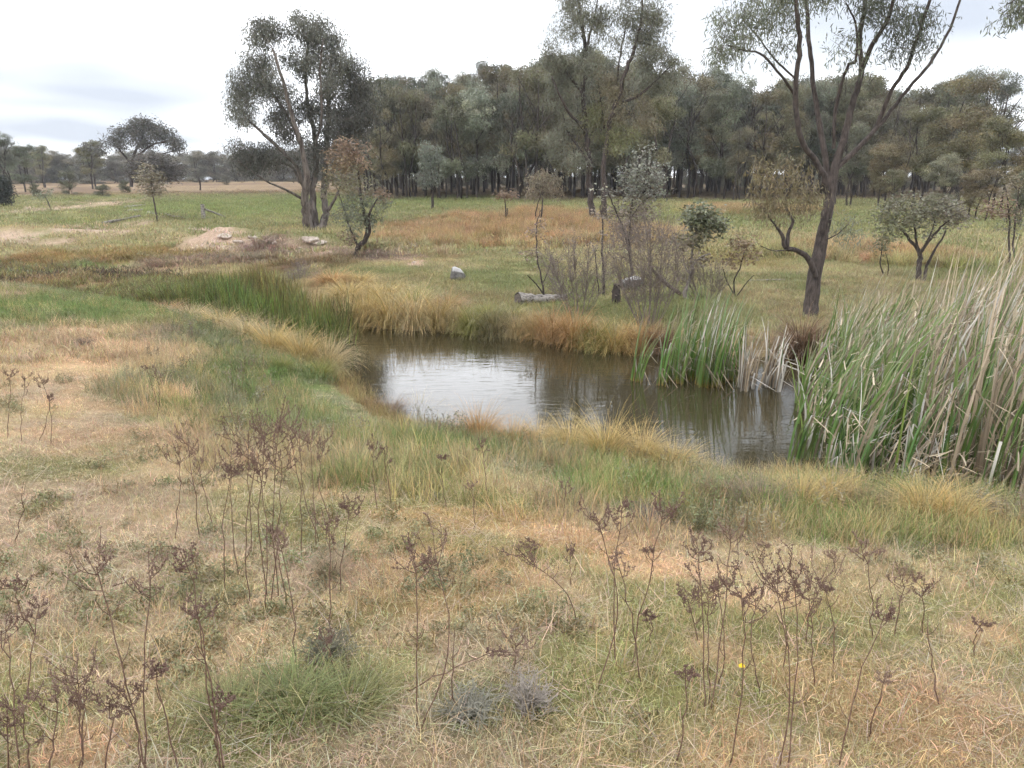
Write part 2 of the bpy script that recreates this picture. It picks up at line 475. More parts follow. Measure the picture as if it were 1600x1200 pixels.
class Bag:
    def __init__(s):
        s.V = []; s.F4 = []; s.F3 = []; s.T = []; s.n = 0
    def add(s, V, F, tint=None):
        V = np.asarray(V, float).reshape(-1, 3); F = np.asarray(F, int)
        s.V.append(V)
        (s.F4 if F.shape[1] == 4 else s.F3).append(F + s.n)
        s.n += len(V)
        s.T.append(np.broadcast_to(np.asarray((1, 1, 1) if tint is None else tint, float), V.shape))
    def mesh(s, name, mat, off=None, smooth_=True):
        if not s.V:
            return None
        V = np.concatenate(s.V)
        if off is not None:
            V = V - np.asarray(off)
        F = [np.concatenate(f) for f in (s.F4, s.F3) if f]
        return mesh(name, V, F, mat, np.concatenate(s.T), smooth_)

def tube(bag, P, rad, sides=6, cap=True, rough=0.0, r_=rng):
    P = np.asarray(P, float); rad = np.broadcast_to(np.asarray(rad, float), (len(P),))
    T = np.gradient(P, axis=0); T /= np.linalg.norm(T, axis=1)[:, None] + 1e-9
    ref = np.array([0, 0, 1.0]) if abs(T[:, 2]).mean() < .8 else np.array([1.0, 0, 0])
    A = np.cross(T, ref); A /= np.linalg.norm(A, axis=1)[:, None] + 1e-9
    B = np.cross(T, A)
    th = np.arange(sides) * 2 * math.pi / sides
    rr = rad[:, None] * (1 + rough * (r_.random((len(P), sides)) - .5)) if rough else np.repeat(rad[:, None], sides, 1)
    V = P[:, None] + rr[..., None] * (np.cos(th)[None, :, None] * A[:, None] + np.sin(th)[None, :, None] * B[:, None])
    i = np.arange(len(P) - 1)[:, None] * sides; j = np.arange(sides)[None]; k = (j + 1) % sides
    F = np.stack([i + j, i + k, i + sides + k, i + sides + j], -1).reshape(-1, 4)
    bag.add(V, F)
    if cap:
        for e, idx in ((0, 0), (len(P) - 1, len(P) - 1)):
            ring = V[idx]; c = P[idx]
            vv = np.vstack([ring, c[None]])
            ff = np.array([[q, (q + 1) % sides, sides] if e else [(q + 1) % sides, q, sides] for q in range(sides)])
            bag.add(vv, ff)

def spline(P, n):
    """Catmull-Rom through points (rows may carry extra columns)."""
    P = np.asarray(P, float)
    if len(P) < 3:
        t = np.linspace(0, 1, n)[:, None]
        return P[0] * (1 - t) + P[-1] * t
    Q = np.vstack([2 * P[0] - P[1], P, 2 * P[-1] - P[-2]])
    t = np.linspace(0, len(P) - 1 - 1e-6, n); i = t.astype(int); f = (t - i)[:, None]
    a, b, c, d = Q[i], Q[i + 1], Q[i + 2], Q[i + 3]
    return .5 * (2 * b + (c - a) * f + (2 * a - 5 * b + 4 * c - d) * f ** 2 + (3 * b - a - 3 * c + d) * f ** 3)

def strips(base, az, lean, length, width, curve, segs, tw=None, cexp=1.3, taper=2.0, r_=rng, wind=None):
    """Grass-like strips. Returns V (n,segs+1,2,3) flattened and quads."""
    n = len(base)
    pos = np.array(base, float).copy()
    t = np.linspace(0, 1, segs + 1)
    out_ = np.zeros((n, segs + 1, 2, 3))
    if tw is None:
        tw = r_.uniform(-.9, .9, n)
    wd = np.stack([-np.sin(az + tw), np.cos(az + tw), np.zeros(n)], -1)
    h = np.stack([np.cos(az), np.sin(az), np.zeros(n)], -1)
    for k in range(segs + 1):
        w = width * (1 - t[k] ** taper * .92) * .5
        out_[:, k, 0] = pos - wd * w[:, None]
        out_[:, k, 1] = pos + wd * w[:, None]
        if k < segs:
            th = lean + curve * ((t[k] + .5 / segs) ** cexp)
            pos = pos + (length / segs)[:, None] * (np.sin(th)[:, None] * h + np.stack([0 * th, 0 * th, np.cos(th)], -1))
            if wind is not None:
                pos = pos + (length / segs)[:, None] * t[k] * np.asarray(wind)
    s = segs + 1
    b = (np.arange(n) * s * 2)[:, None] + (np.arange(segs) * 2)[None]
    F = np.stack([b, b + 1, b + 3, b + 2], -1).reshape(-1, 4)
    return out_.reshape(-1, 3), F

def blade_tint(n, segs, base, var, r_, hue=0.0):
    v = 1 + var * (r_.random((n, 1)) - .5) * 2
    c = np.asarray(base, float) * v
    if hue:
        c = c * (1 + hue * (r_.random((n, 3)) - .5) * 2)
    return np.repeat(c, (segs + 1) * 2, axis=0)

# ------------------------------------------------------------------ the ground sheet and water
ang = np.concatenate([np.linspace(-180, -50, 60, endpoint=False), np.linspace(-50, 50, 380, endpoint=False), np.linspace(50, 180, 60)])
ang = np.radians(ang)
rad_ = np.concatenate([[0.0], np.geomspace(.5, 60, 210), np.geomspace(62, 2500, 60)])
AA, RR = np.meshgrid(ang, rad_)
GX = RR * np.sin(AA); GY = RR * np.cos(AA)
GZ = height(GX, GY)
gc = ground_colour(GX, GY)
nr, na = GX.shape
ii = (np.arange(nr - 1)[:, None] * na + np.arange(na - 1)[None])
GF = np.stack([ii, ii + na, ii + na + 1, ii + 1], -1).reshape(-1, 4)
g = obj('ground', mesh('ground', np.stack([GX, GY, GZ], -1), GF, M_GROUND, gc.reshape(-1, 3)))
tag(g, 'dry grassy paddock ground sloping down to the pond', None, kind='structure')
wx0, wx1, wy0, wy1 = -5.5, 16, 3.5, 22
w = obj('pond_water', mesh('pond_water', [(wx0, wy0, 0), (wx1, wy0, 0), (wx1, wy1, 0), (wx0, wy1, 0)], np.array([[0, 1, 2, 3]]), M_WATER))
tag(w, 'brown still pond water reflecting sky and trees', None, kind='structure')
# ------------------------------------------------------------------ trees
def leaf_quads(c, l, w, droop, r_):
    """Diamond leaves at centres c; droop 0 = level, 1 = hanging."""
    n = len(c)
    az = r_.uniform(0, 2 * math.pi, n)
    el = -droop * r_.uniform(.3, 1.4, n) + r_.normal(0, .35, n)
    a = np.stack([np.cos(az) * np.cos(el), np.sin(az) * np.cos(el), np.sin(el)], -1)
    q = r_.normal(0, 1, (n, 3))
    b = np.cross(a, q); b /= np.linalg.norm(b, axis=1)[:, None] + 1e-9
    L_ = (l * r_.uniform(.6, 1.3, n))[:, None]; W_ = (w * r_.uniform(.7, 1.3, n))[:, None]
    V = np.stack([c, c + a * L_ * .45 + b * W_ * .5, c + a * L_, c + a * L_ * .45 - b * W_ * .5], 1)
    return V.reshape(-1, 3), np.arange(n * 4).reshape(-1, 4)

LEAFGAIN = 1.6
def build_tree(limbs, blobs, seed, leaf=(.1, .02), per=70, clump=.35, twig_r=.008, droop=.8, flat=.7, sides=7, jit=.03, twigs=True, tvar=.25, trunk_n=1):
    """limbs: list of [(x,y,z,r),...]; blobs: list of (centre, (rx,ry,rz), n_clumps, colour).
    Returns (list of limb bags, twig bag, leaf bag)."""
    r_ = np.random.default_rng(seed)
    bags = []; nodes = []
    for Lm in limbs:
        P = spline(np.array(Lm, float), max(6, 4 * len(Lm)))
        ln = np.linalg.norm(P[-1, :3] - P[0, :3])
        P[1:-1, :3] += r_.normal(0, jit * ln * .15, (len(P) - 2, 3))
        P[:, 3] = np.maximum(P[:, 3], twig_r * .8)
        bg_ = Bag(); tube(bg_, P[:, :3], P[:, 3], sides if P[0, 3] > .04 else 5, rough=.12, r_=r_)
        bags.append(bg_)
        k0 = 0 if ln < 1 else int(len(P) * .3)
        nodes.append(P[k0:])
    nodes = np.concatenate(nodes)
    cl = []
    for (c, rr, n_, colr) in blobs:
        d = r_.normal(0, 1, (n_, 3)); d /= np.linalg.norm(d, axis=1)[:, None]
        u = r_.random(n_) ** .45
        p = np.asarray(c) + d * u[:, None] * np.asarray(rr)
        for q in p:
            cl.append((q, colr))
    # attach the nearest first, growing a twig skeleton
    tb = Bag(); lb = Bag()
    NP = [nodes[:, :3]]; NR = [nodes[:, 3]]
    allp = np.concatenate(NP); allr = np.concatenate(NR)
    if cl:
        C = np.array([q for q, _ in cl])
        d0 = np.array([np.min(np.linalg.norm(allp - q, axis=1)) for q in C])
        order = np.argsort(d0)
        lc, lcol = [], []
        for k in order:
            q, colr = cl[k]
            dv = q - allp
            dist = np.linalg.norm(dv, axis=1) + 1.2 * np.maximum(0, allp[:, 2] - q[2])
            j = int(np.argmin(dist))
            s = allp[j]; ln = np.linalg.norm(q - s)
            if twigs and ln > .02:
                m_ = (s + q) / 2 + r_.normal(0, .07, 3) * ln + np.array([0, 0, .10 * ln])
                P = spline(np.array([s, m_, q]), 5)
                r0 = min(allr[j] * .8, max(twig_r, ln * .014))
                rad = np.linspace(r0, twig_r * .6, 5)
                tube(tb, P, rad, 4, cap=False)
                allp = np.vstack([allp, P[2:]]); allr = np.concatenate([allr, rad[2:]])
            m = max(3, int(per * r_.uniform(.6, 1.4)))
            cr_ = clump * r_.uniform(.7, 1.35)
            off = r_.normal(0, 1, (m, 3)); off *= (r_.random((m, 1)) ** .5) / np.linalg.norm(off, axis=1)[:, None]; off *= np.array([cr_, cr_, cr_ * flat])
            if droop > .5:
                off[:, 2] -= r_.random(m) * .35 * cr_
            lc.append(q + off)
            lcol.append(LEAFGAIN * np.asarray(colr) * np.array([.985, 1.0, .965]) * r_.uniform(1 - tvar, 1 + tvar) * (1 + (r_.random((m, 1)) - .5) * .5) * (1 + (r_.random((m, 3)) - .5) * .12))
            if twigs and per > 8:
                for _ in range(2):
                    e = q + r_.normal(0, .45, 3) * cr_
                    tube(tb, np.array([q, (q + e) / 2 + r_.normal(0, .05, 3) * cr_, e]), [twig_r * .6, twig_r * .5, twig_r * .3], 3, cap=False)
        lc = np.concatenate(lc); lcol = np.concatenate(lcol)
        V, F = leaf_quads(lc, leaf[0], leaf[1], droop, r_)
        lb.add(V, F); lb.T[-1] = np.repeat(lcol, 4, axis=0)
    return bags, tb, lb

def place_tree(name, label, base, limbs, blobs, seed, bark, cat='tree', group=None, limb_mat=None, thick=1, twig_mat=None, **kw):
    bags, tb, lb = build_tree(limbs, blobs, seed, **kw)
    t = thing(name, label, cat, tuple(base), group)
    for k, b_ in enumerate(bags):
        obj('trunk' if k < thick else 'limb', b_.mesh('trunk' if k < thick else 'limb', bark if k < thick or limb_mat is None else limb_mat, base), t)
    if tb.V:
        obj('twigs', tb.mesh('twigs', twig_mat or M_TWIG, base), t)['kind'] = 'stuff'
    if lb.V:
        obj('crown', lb.mesh('crown', M_LEAF, base, smooth_=False), t)['kind'] = 'stuff'
    return t

LIMB_K = 1.0
def limb_px(pts, Y, dy=0.0):
    """pts: (px,py,r_px or metres if <1.5); depth drifts by dy metres along the limb."""
    o_ = []
    n_ = len(pts)
    for k, (a, b, r) in enumerate(pts):
        p = atY(a, b, Y + dy * k / max(1, n_ - 1))
        o_.append((*p, r * LIMB_K))
    return o_

def blob_px(a, b, rx, rz, Y, n, colr, dep=None):
    p = atY(a, b, Y)
    k = Y / FPX
    return (p, (rx * k, (dep if dep is not None else rx * k), rz * k), n, colr)

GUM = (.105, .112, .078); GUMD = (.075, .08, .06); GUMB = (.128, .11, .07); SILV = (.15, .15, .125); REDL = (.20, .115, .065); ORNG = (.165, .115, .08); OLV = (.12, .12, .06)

# --- the big leaning gum over the reeds (right)
LIMB_K = .56
B = hit(1266, 497); Y0 = B[1]
kk = Y0 / FPX
lim = [limb_px([(1265, 506, 22 * kk), (1268, 470, 20 * kk), (1274, 425, 18.5 * kk), (1287, 360, 16 * kk), (1296, 310, 14 * kk), (1304, 262, 12 * kk)], Y0, .4),
       limb_px([(1292, 300, 9 * kk), (1281, 262, 8 * kk), (1256, 228, 7.5 * kk), (1246, 190, 7 * kk), (1243, 130, 6.5 * kk), (1250, 70, 6 * kk), (1243, 0, 5 * kk), (1238, -90, 3 * kk)], Y0 + .3, -.9),
       limb_px([(1294, 285, 9 * kk), (1286, 225, 8 * kk), (1276, 170, 7 * kk), (1268, 100, 6 * kk), (1262, 40, 5.5 * kk), (1257, -80, 3 * kk)], Y0 + .4, .9),
       limb_px([(1302, 270, 11 * kk), (1320, 212, 9.5 * kk), (1331, 165, 8.5 * kk), (1346, 112, 7.5 * kk), (1343, 60, 6 * kk), (1352, 0, 5.5 * kk), (1358, -90, 3 * kk)], Y0 + .4, .4),
       limb_px([(1346, 112, 6.5 * kk), (1362, 72, 6 * kk), (1388, 28, 5 * kk), (1402, -30, 4 * kk)], Y0 + .6, -.8),
       limb_px([(1306, 264, 8 * kk), (1336, 236, 7 * kk), (1372, 198, 6 * kk), (1402, 160, 5 * kk), (1442, 112, 4.5 * kk), (1470, 72, 4 * kk), (1500, 0, 3.2 * kk), (1515, -70, 2 * kk)], Y0 + .4, 1.0),
       limb_px([(1368, 202, 6 * kk), (1392, 145, 5.5 * kk), (1417, 105, 5 * kk), (1433, 60, 5 * kk), (1450, 10, 4 * kk), (1466, -60, 2.5 * kk)], Y0 + .7, -.7),
       limb_px([(1303, 232, 5 * kk), (1306, 170, 5 * kk), (1324, 105, 4.5 * kk), (1338, 92, 4 * kk), (1338, 40, 3 * kk), (1322, 5, 2 * kk)], Y0 + .4, -.6),
       limb_px([(1243, 150, 4 * kk), (1222, 120, 3.5 * kk), (1190, 85, 3 * kk), (1160, 78, 2 * kk), (1135, 70, 1.2 * kk)], Y0 + .1, -.7),
       limb_px([(1242, 122, 3 * kk), (1210, 92, 2.6 * kk), (1186, 60, 2 * kk), (1160, 30, 1.2 * kk)], Y0 + .1, .7),
       limb_px([(1274, 432, 9 * kk), (1263, 404, 8 * kk), (1244, 391, 6.5 * kk), (1228, 387, 7 * kk), (1222, 368, 5 * kk), (1210, 350, 2.6 * kk), (1196, 332, 2 * kk)], Y0, -.5),
       limb_px([(1230, 386, 6 * kk), (1232, 364, 4.5 * kk), (1239, 345, 4 * kk), (1229, 326, 3 * kk), (1226, 290, 2 * kk)], Y0 - .3, .2),
       limb_px([(1238, 389, 2 * kk), (1210, 392, 1.5 * kk), (1188, 384, 1 * kk)], Y0 - .3, -.3),
       limb_px([(1290, 375, 2 * kk), (1308, 366, 1.6 * kk), (1326, 350, 1 * kk)], Y0, -.3)]
bl = [blob_px(1222, 290, 44, 52, Y0 - .3, 26, (.13, .105, .06)), blob_px(1195, 320, 22, 22, Y0 - .4, 8, (.13, .105, .06)), blob_px(1262, 300, 18, 30, Y0, 8, (.12, .1, .06)),
      blob_px(1150, 42, 36, 34, Y0 - .2, 24, GUM), blob_px(1205, 15, 40, 34, Y0, 26, GUM), blob_px(1130, 75, 18, 14, Y0 - .4, 7, GUM), blob_px(1270, -15, 45, 28, Y0, 20, GUM),
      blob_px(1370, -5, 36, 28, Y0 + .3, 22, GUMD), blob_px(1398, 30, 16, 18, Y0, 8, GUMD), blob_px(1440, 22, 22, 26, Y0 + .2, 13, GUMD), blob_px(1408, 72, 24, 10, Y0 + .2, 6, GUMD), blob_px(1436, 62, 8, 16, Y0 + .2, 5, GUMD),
      blob_px(1320, 62, 14, 20, Y0, 3, GUM), blob_px(1345, 90, 30, 30, Y0 - .2, 3, GUM), blob_px(1300, -130, 150, 70, Y0, 60, GUM), blob_px(1450, -80, 70, 50, Y0 + .5, 22, GUM),
      blob_px(1322, 352, 14, 14, Y0 - .2, 4, GUM), blob_px(1225, 70, 22, 20, Y0, 4, GUM)]
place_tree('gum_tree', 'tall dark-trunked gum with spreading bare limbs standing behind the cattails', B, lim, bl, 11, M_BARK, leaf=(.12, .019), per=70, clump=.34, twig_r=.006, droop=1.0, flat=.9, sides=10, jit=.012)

# --- a tree beyond the right edge whose twig hangs into the corner
B2 = np.array([13.2, 15.5, 0]); B2[2] = H1(B2[0], B2[1])
tp = atY(1590, 12, 14.5)
place_tree('gum_tree', 'leafy gum twig hanging into the top right corner', B2,
           [[(B2[0], B2[1], B2[2], .16), (B2[0] + .1, B2[1], 3.5, .12), (B2[0] - .1, B2[1] - .2, 6.2, .07)],
            [(B2[0] + .05, B2[1], 4.4, .07), (B2[0] - 1.2, B2[1] - .4, 5.6, .05), (tp[0] + .5, 14.7, tp[2] + .35, .025), (tp[0] - .2, 14.5, tp[2] + .05, .01)]],
           [(tp + np.array([.1, 0, 0]), (.42, .4, .25), 14, GUM), (np.array([B2[0], B2[1], 6.5]), (1.6, 1.6, 1.1), 30, GUM), (tp + np.array([.9, .2, .5]), (.6, .5, .4), 12, GUM)],
           12, M_BARK, leaf=(.12, .022), per=60, clump=.3, twig_r=.006, droop=1.0)

# --- the big multi-stemmed gum on the green paddock (left)
LIMB_K = .58
B = hit(487, 360); Y0 = B[1]; kk = Y0 / FPX
lim = [limb_px([(482, 366, 15 * kk), (479, 335, 12 * kk), (476, 305, 10 * kk), (479, 270, 8 * kk), (470, 225, 6 * kk), (455, 175, 5 * kk), (440, 120, 4 * kk), (425, 75, 2.5 * kk)], Y0, -2),
       limb_px([(491, 364, 14 * kk), (489, 320, 10 * kk), (490, 285, 8 * kk), (493, 235, 7 * kk), (483, 170, 5 * kk), (478, 110, 4 * kk), (482, 50, 2.5 * kk)], Y0 + .2, 1),
       limb_px([(496, 364, 12 * kk), (508, 336, 9 * kk), (506, 296, 8 * kk), (510, 230, 6.5 * kk), (514, 150, 5 * kk), (519, 70, 2.5 * kk)], Y0, 2),
       limb_px([(477, 300, 6 * kk), (464, 262, 5 * kk), (432, 228, 4.5 * kk), (402, 200, 3.5 * kk), (383, 185, 2 * kk)], Y0, -1.5),
       limb_px([(503, 310, 6 * kk), (520, 265, 5 * kk), (542, 215, 4 * kk), (560, 160, 2.5 * kk)], Y0 + .2, 1.5),
       limb_px([(474, 312, 4 * kk), (448, 297, 3 * kk), (418, 284, 2.2 * kk), (385, 262, 1.4 * kk), (370, 250, 1 * kk)], Y0, -2),
       limb_px([(512, 330, 5 * kk), (526, 305, 3 * kk), (534, 285, 2 * kk), (545, 250, 1.5 * kk)], Y0, -1),
       limb_px([(470, 226, 4 * kk), (448, 180, 3.5 * kk), (415, 130, 3 * kk), (395, 90, 2 * kk)], Y0 - .5, -.8),
       limb_px([(468, 285, 3.5 * kk), (455, 260, 3 * kk), (430, 255, 2 * kk), (400, 258, 1.2 * kk)], Y0, 1),
       limb_px([(492, 230, 4 * kk), (503, 180, 3 * kk), (500, 110, 2.4 * kk), (505, 60, 1.6 * kk)], Y0, -1.5)]
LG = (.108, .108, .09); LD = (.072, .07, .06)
bl = [blob_px(402, 48, 22, 20, Y0 - 1.2, 14, LG), blob_px(425, 42, 14, 14, Y0 - 1, 8, LG), blob_px(478, 38, 30, 20, Y0, 20, LG), blob_px(508, 62, 24, 30, Y0 + .5, 20, LG), blob_px(398, 88, 18, 22, Y0 - 1, 9, LG),
      blob_px(385, 140, 22, 34, Y0 - 1, 20, LG), blob_px(425, 130, 34, 26, Y0 - 1, 18, LG), blob_px(462, 90, 32, 24, Y0, 12, LG), blob_px(378, 175, 16, 24, Y0 - 1, 9, LG), blob_px(500, 120, 34, 30, Y0, 17, LG),
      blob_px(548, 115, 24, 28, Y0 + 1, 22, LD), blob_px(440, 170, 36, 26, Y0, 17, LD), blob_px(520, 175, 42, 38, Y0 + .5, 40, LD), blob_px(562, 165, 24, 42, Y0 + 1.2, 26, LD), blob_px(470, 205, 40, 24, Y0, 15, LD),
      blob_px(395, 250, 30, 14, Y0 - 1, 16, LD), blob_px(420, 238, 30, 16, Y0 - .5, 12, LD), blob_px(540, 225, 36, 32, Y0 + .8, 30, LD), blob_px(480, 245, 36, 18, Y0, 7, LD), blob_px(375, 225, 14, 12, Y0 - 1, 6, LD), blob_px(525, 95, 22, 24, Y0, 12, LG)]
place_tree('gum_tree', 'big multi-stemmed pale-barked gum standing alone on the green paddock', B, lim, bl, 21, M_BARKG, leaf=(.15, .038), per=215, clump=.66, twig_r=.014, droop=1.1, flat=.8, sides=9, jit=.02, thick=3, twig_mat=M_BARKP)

LIMB_K = .9
# --- sapling with rusty top, rooted in the eroded bank
B = hit(557, 404); Y0 = B[1]; kk = Y0 / FPX
lim = [limb_px([(555, 408, 5 * kk), (560, 388, 4.5 * kk), (572, 372, 4 * kk), (574, 352, 3 * kk), (566, 320, 2.4 * kk), (560, 270, 1.6 * kk), (552, 235, 1 * kk)], Y0, .3),
       limb_px([(571, 374, 3 * kk), (578, 360, 2.6 * kk), (577, 335, 2 * kk), (590, 310, 1.2 * kk)], Y0, -.5), limb_px([(560, 388, 2 * kk), (548, 360, 1.6 * kk), (538, 330, 1.2 * kk), (525, 290, .8 * kk)], Y0, .6)]
bl = [blob_px(548, 243, 34, 18, Y0, 24, ORNG), blob_px(540, 262, 32, 22, Y0, 16, (.17, .125, .075)), blob_px(545, 290, 42, 26, Y0, 30, (.13, .12, .075)), blob_px(555, 325, 48, 22, Y0, 26, GUM), blob_px(590, 325, 24, 20, Y0, 12, GUM),
      blob_px(600, 303, 8, 7, Y0, 4, ORNG), blob_px(560, 350, 36, 16, Y0, 10, GUM), blob_px(550, 372, 20, 10, Y0, 4, (.14, .1, .07)), blob_px(545, 228, 20, 10, Y0, 6, ORNG)]
place_tree('young_gum_tree', 'young gum with rust-tinted top growing from the eroded bank', B, lim, bl, 31, M_BARK, leaf=(.13, .042), per=36, clump=.30, twig_r=.008, droop=.5, flat=.9)

# --- small pale round-crowned tree before the grove
B = hit(676, 327); Y0 = B[1]; kk = Y0 / FPX
place_tree('young_gum_tree', 'small silvery round-crowned tree in front of the grove', B,
           [limb_px([(676, 330, 2.5 * kk), (676, 305, 2.2 * kk), (674, 275, 1.6 * kk), (672, 240, 1 * kk)], Y0), limb_px([(676, 300, 1.5 * kk), (684, 275, 1.2 * kk), (686, 255, .8 * kk)], Y0), limb_px([(676, 298, 1.5 * kk), (664, 276, 1 * kk)], Y0)],
           [blob_px(673, 246, 20, 24, Y0, 34, (.12, .13, .105)), blob_px(671, 275, 21, 16, Y0, 22, (.10, .105, .085))], 41, M_BARKF, leaf=(.24, .06), per=60, clump=.5, twig_r=.016, droop=.8)

# --- tall open-crowned tree in the middle
LIMB_K = .62
B = hit(930, 350); Y0 = B[1]; kk = Y0 / FPX
lim = [limb_px([(932, 354, 9 * kk), (926, 330, 8 * kk), (921, 290, 7 * kk), (921, 250, 6.5 * kk), (915, 205, 6 * kk), (912, 150, 5.5 * kk), (914, 80, 5 * kk), (908, 30, 3.5 * kk), (900, -30, 2 * kk)], Y0, .5),
       limb_px([(944, 354, 8 * kk), (944, 320, 7 * kk), (944, 260, 6 * kk), (953, 190, 5.5 * kk), (962, 165, 5 * kk), (976, 118, 4.5 * kk), (990, 80, 4 * kk), (1002, 30, 3 * kk), (1005, -30, 2 * kk)], Y0, -1),
       limb_px([(914, 152, 4 * kk), (898, 130, 3.5 * kk), (884, 108, 3 * kk), (876, 86, 2 * kk)], Y0, -1), limb_px([(915, 205, 4 * kk), (902, 190, 3.4 * kk), (885, 170, 3 * kk), (862, 120, 2 * kk)], Y0, -1.5),
       limb_px([(922, 255, 3.5 * kk), (900, 225, 3 * kk), (886, 202, 2.6 * kk), (880, 178, 2 * kk)], Y0, 1), limb_px([(962, 165, 3.5 * kk), (1000, 148, 3 * kk), (1036, 115, 2 * kk), (1055, 95, 1.2 * kk)], Y0, -1.5),
       limb_px([(914, 85, 3.5 * kk), (924, 45, 2.6 * kk), (932, 10, 1.8 * kk), (936, -20, 1.2 * kk)], Y0, 1), limb_px([(962, 168, 3 * kk), (965, 120, 2.4 * kk), (972, 70, 2 * kk), (982, 20, 1.4 * kk)], Y0, 1),
       limb_px([(944, 200, 2.6 * kk), (940, 165, 2.2 * kk), (935, 130, 1.6 * kk)], Y0, 1)]
CG = (.115, .115, .085)
bl = [blob_px(900, 10, 26, 20, Y0, 16, CG), blob_px(938, 22, 18, 20, Y0 + .5, 12, CG), blob_px(865, 85, 16, 24, Y0 - 1, 12, CG), blob_px(880, 100, 22, 18, Y0 - .5, 10, CG), blob_px(1000, 35, 28, 32, Y0 - .5, 26, CG), blob_px(1030, 30, 12, 26, Y0 - .5, 10, CG),
      blob_px(1018, 80, 20, 22, Y0 - 1, 12, CG), blob_px(1050, 102, 14, 16, Y0 - 1, 9, CG), blob_px(910, 90, 34, 18, Y0, 11, CG), blob_px(950, 125, 30, 26, Y0, 14, GUMB), blob_px(975, 165, 36, 26, Y0, 18, GUMB),
      blob_px(880, 150, 34, 28, Y0, 18, CG), blob_px(930, 185, 34, 26, Y0, 16, OLV), blob_px(965, 212, 34, 28, Y0, 22, OLV), blob_px(875, 210, 30, 30, Y0, 16, CG), blob_px(1005, 185, 26, 24, Y0, 14, GUMB), blob_px(898, 245, 24, 20, Y0, 8, CG),
      blob_px(900, -30, 40, 30, Y0, 16, CG), blob_px(1000, -25, 40, 24, Y0, 16, CG), blob_px(925, 60, 40, 34, Y0, 8, CG), blob_px(975, 70, 34, 40, Y0, 8, CG), blob_px(1000, 120, 34, 26, Y0, 14, CG), blob_px(895, 125, 40, 24, Y0, 12, CG), blob_px(985, 10, 30, 24, Y0, 10, CG), blob_px(900, 40, 34, 30, Y0, 10, CG), blob_px(1012, 60, 26, 40, Y0 - .5, 14, CG), blob_px(870, 115, 30, 24, Y0, 10, CG), blob_px(1040, 125, 26, 18, Y0, 10, CG)]
place_tree('gum_tree', 'tall open-crowned gum with dark twisted limbs in the centre, rising above the grove', B, lim, bl, 51, M_BARK, leaf=(.16, .038), per=140, clump=.58, twig_r=.013, droop=1.0, sides=8, jit=.02, thick=2)

LIMB_K = .9
def small_tree(name, label, bpx, bpy_, limbs, blobs, seed, bark=M_BARK, dY=0, **kw):
    B_ = hit(bpx, bpy_); Y_ = B_[1]; k_ = Y_ / FPX
    lm = []
    for q in limbs:
        pts, d_ = (q if isinstance(q, tuple) else (q, 0))
        lm.append(limb_px([(a_, b_, r_ * k_) for a_, b_, r_ in pts], Y_, d_))
    bb = [blob_px(a_, b_, rx_, rz_, Y_, n_, c_) for a_, b_, rx_, rz_, n_, c_ in blobs]
    kw.setdefault('leaf', (.085, .045)); kw.setdefault('per', 26); kw.setdefault('clump', .2); kw.setdefault('twig_r', .005); kw.setdefault('droop', .3)
    return place_tree(name, label, B_, lm, bb, seed, bark, **kw)

# dense silver-leaved sapling in front of the grove, with twiggy lower thicket
small_tree('young_box_tree', 'bushy silver-leaved sapling right of the tall central gum', 988, 452,
           [([(986, 458, 2.6), (985, 420, 2.4), (984, 380, 2.2), (986, 330, 2), (995, 290, 1.6), (1008, 245, 1)], .5), ([(985, 400, 1.8), (975, 360, 1.6), (962, 330, 1.3), (950, 300, 1)], -.6), ([(986, 340, 1.5), (1005, 315, 1.3), (1028, 300, 1)], .3)],
           [(1010, 272, 34, 24, 46, SILV), (1020, 292, 34, 14, 20, SILV), (985, 285, 20, 18, 14, SILV), (1008, 240, 14, 10, 7, SILV), (970, 335, 28, 18, 26, (.14, .115, .09)), (1000, 330, 28, 20, 24, (.14, .115, .09)), (980, 365, 28, 18, 20, (.14, .11, .09)), (1005, 370, 22, 18, 12, (.13, .105, .085)), (990, 310, 34, 12, 16, (.13, .125, .10)), (955, 300, 20, 8, 5, (.18, .17, .14))], 61, per=17, clump=.32, leaf=(.09, .04))
small_tree('stem_sapling', 'thin dark-stemmed sapling before the tall central gum', 943, 463,
           [([(944, 466, 2.6), (943, 430, 2.3), (941, 390, 2), (942, 355, 1.4), (938, 320, 1)], 0)], [(940, 330, 16, 14, 4, (.2, .16, .13)), (941, 372, 6, 16, 2, (.16, .13, .1))], 62, per=10)
small_tree('stem_sapling', 'slender bare sapling stem just left of the dark stemmed sapling', 936, 464, [([(936, 466, 1.2), (934, 440, 1.1), (930, 400, .9), (928, 385, .6)], 0)], [(929, 390, 4, 8, 2, (.16, .13, .1))], 63, per=5)
small_tree('young_box_tree', 'crooked pale-stemmed sapling with a round leafy crown above the pond reeds', 1073, 470,
           [([(1075, 474, 4), (1070, 458, 3.8), (1077, 440, 3.5), (1081, 420, 3), (1080, 400, 2.2), (1085, 370, 1.5), (1090, 340, 1)], .3), ([(1081, 415, 2), (1095, 402, 1.6), (1110, 396, 1)], -.4), ([(1079, 430, 1.6), (1070, 415, 1.4), (1066, 395, 1.1), (1055, 380, .8)], .3)],
           [(1093, 340, 32, 20, 34, (.11, .115, .075)), (1108, 355, 24, 16, 18, (.11, .115, .075)), (1080, 372, 30, 14, 14, (.14, .13, .085)), (1060, 385, 16, 12, 5, (.16, .13, .09)), (1098, 400, 24, 10, 4, (.16, .13, .09))], 64, bark=M_BARKP, per=28, clump=.28, leaf=(.1, .055))
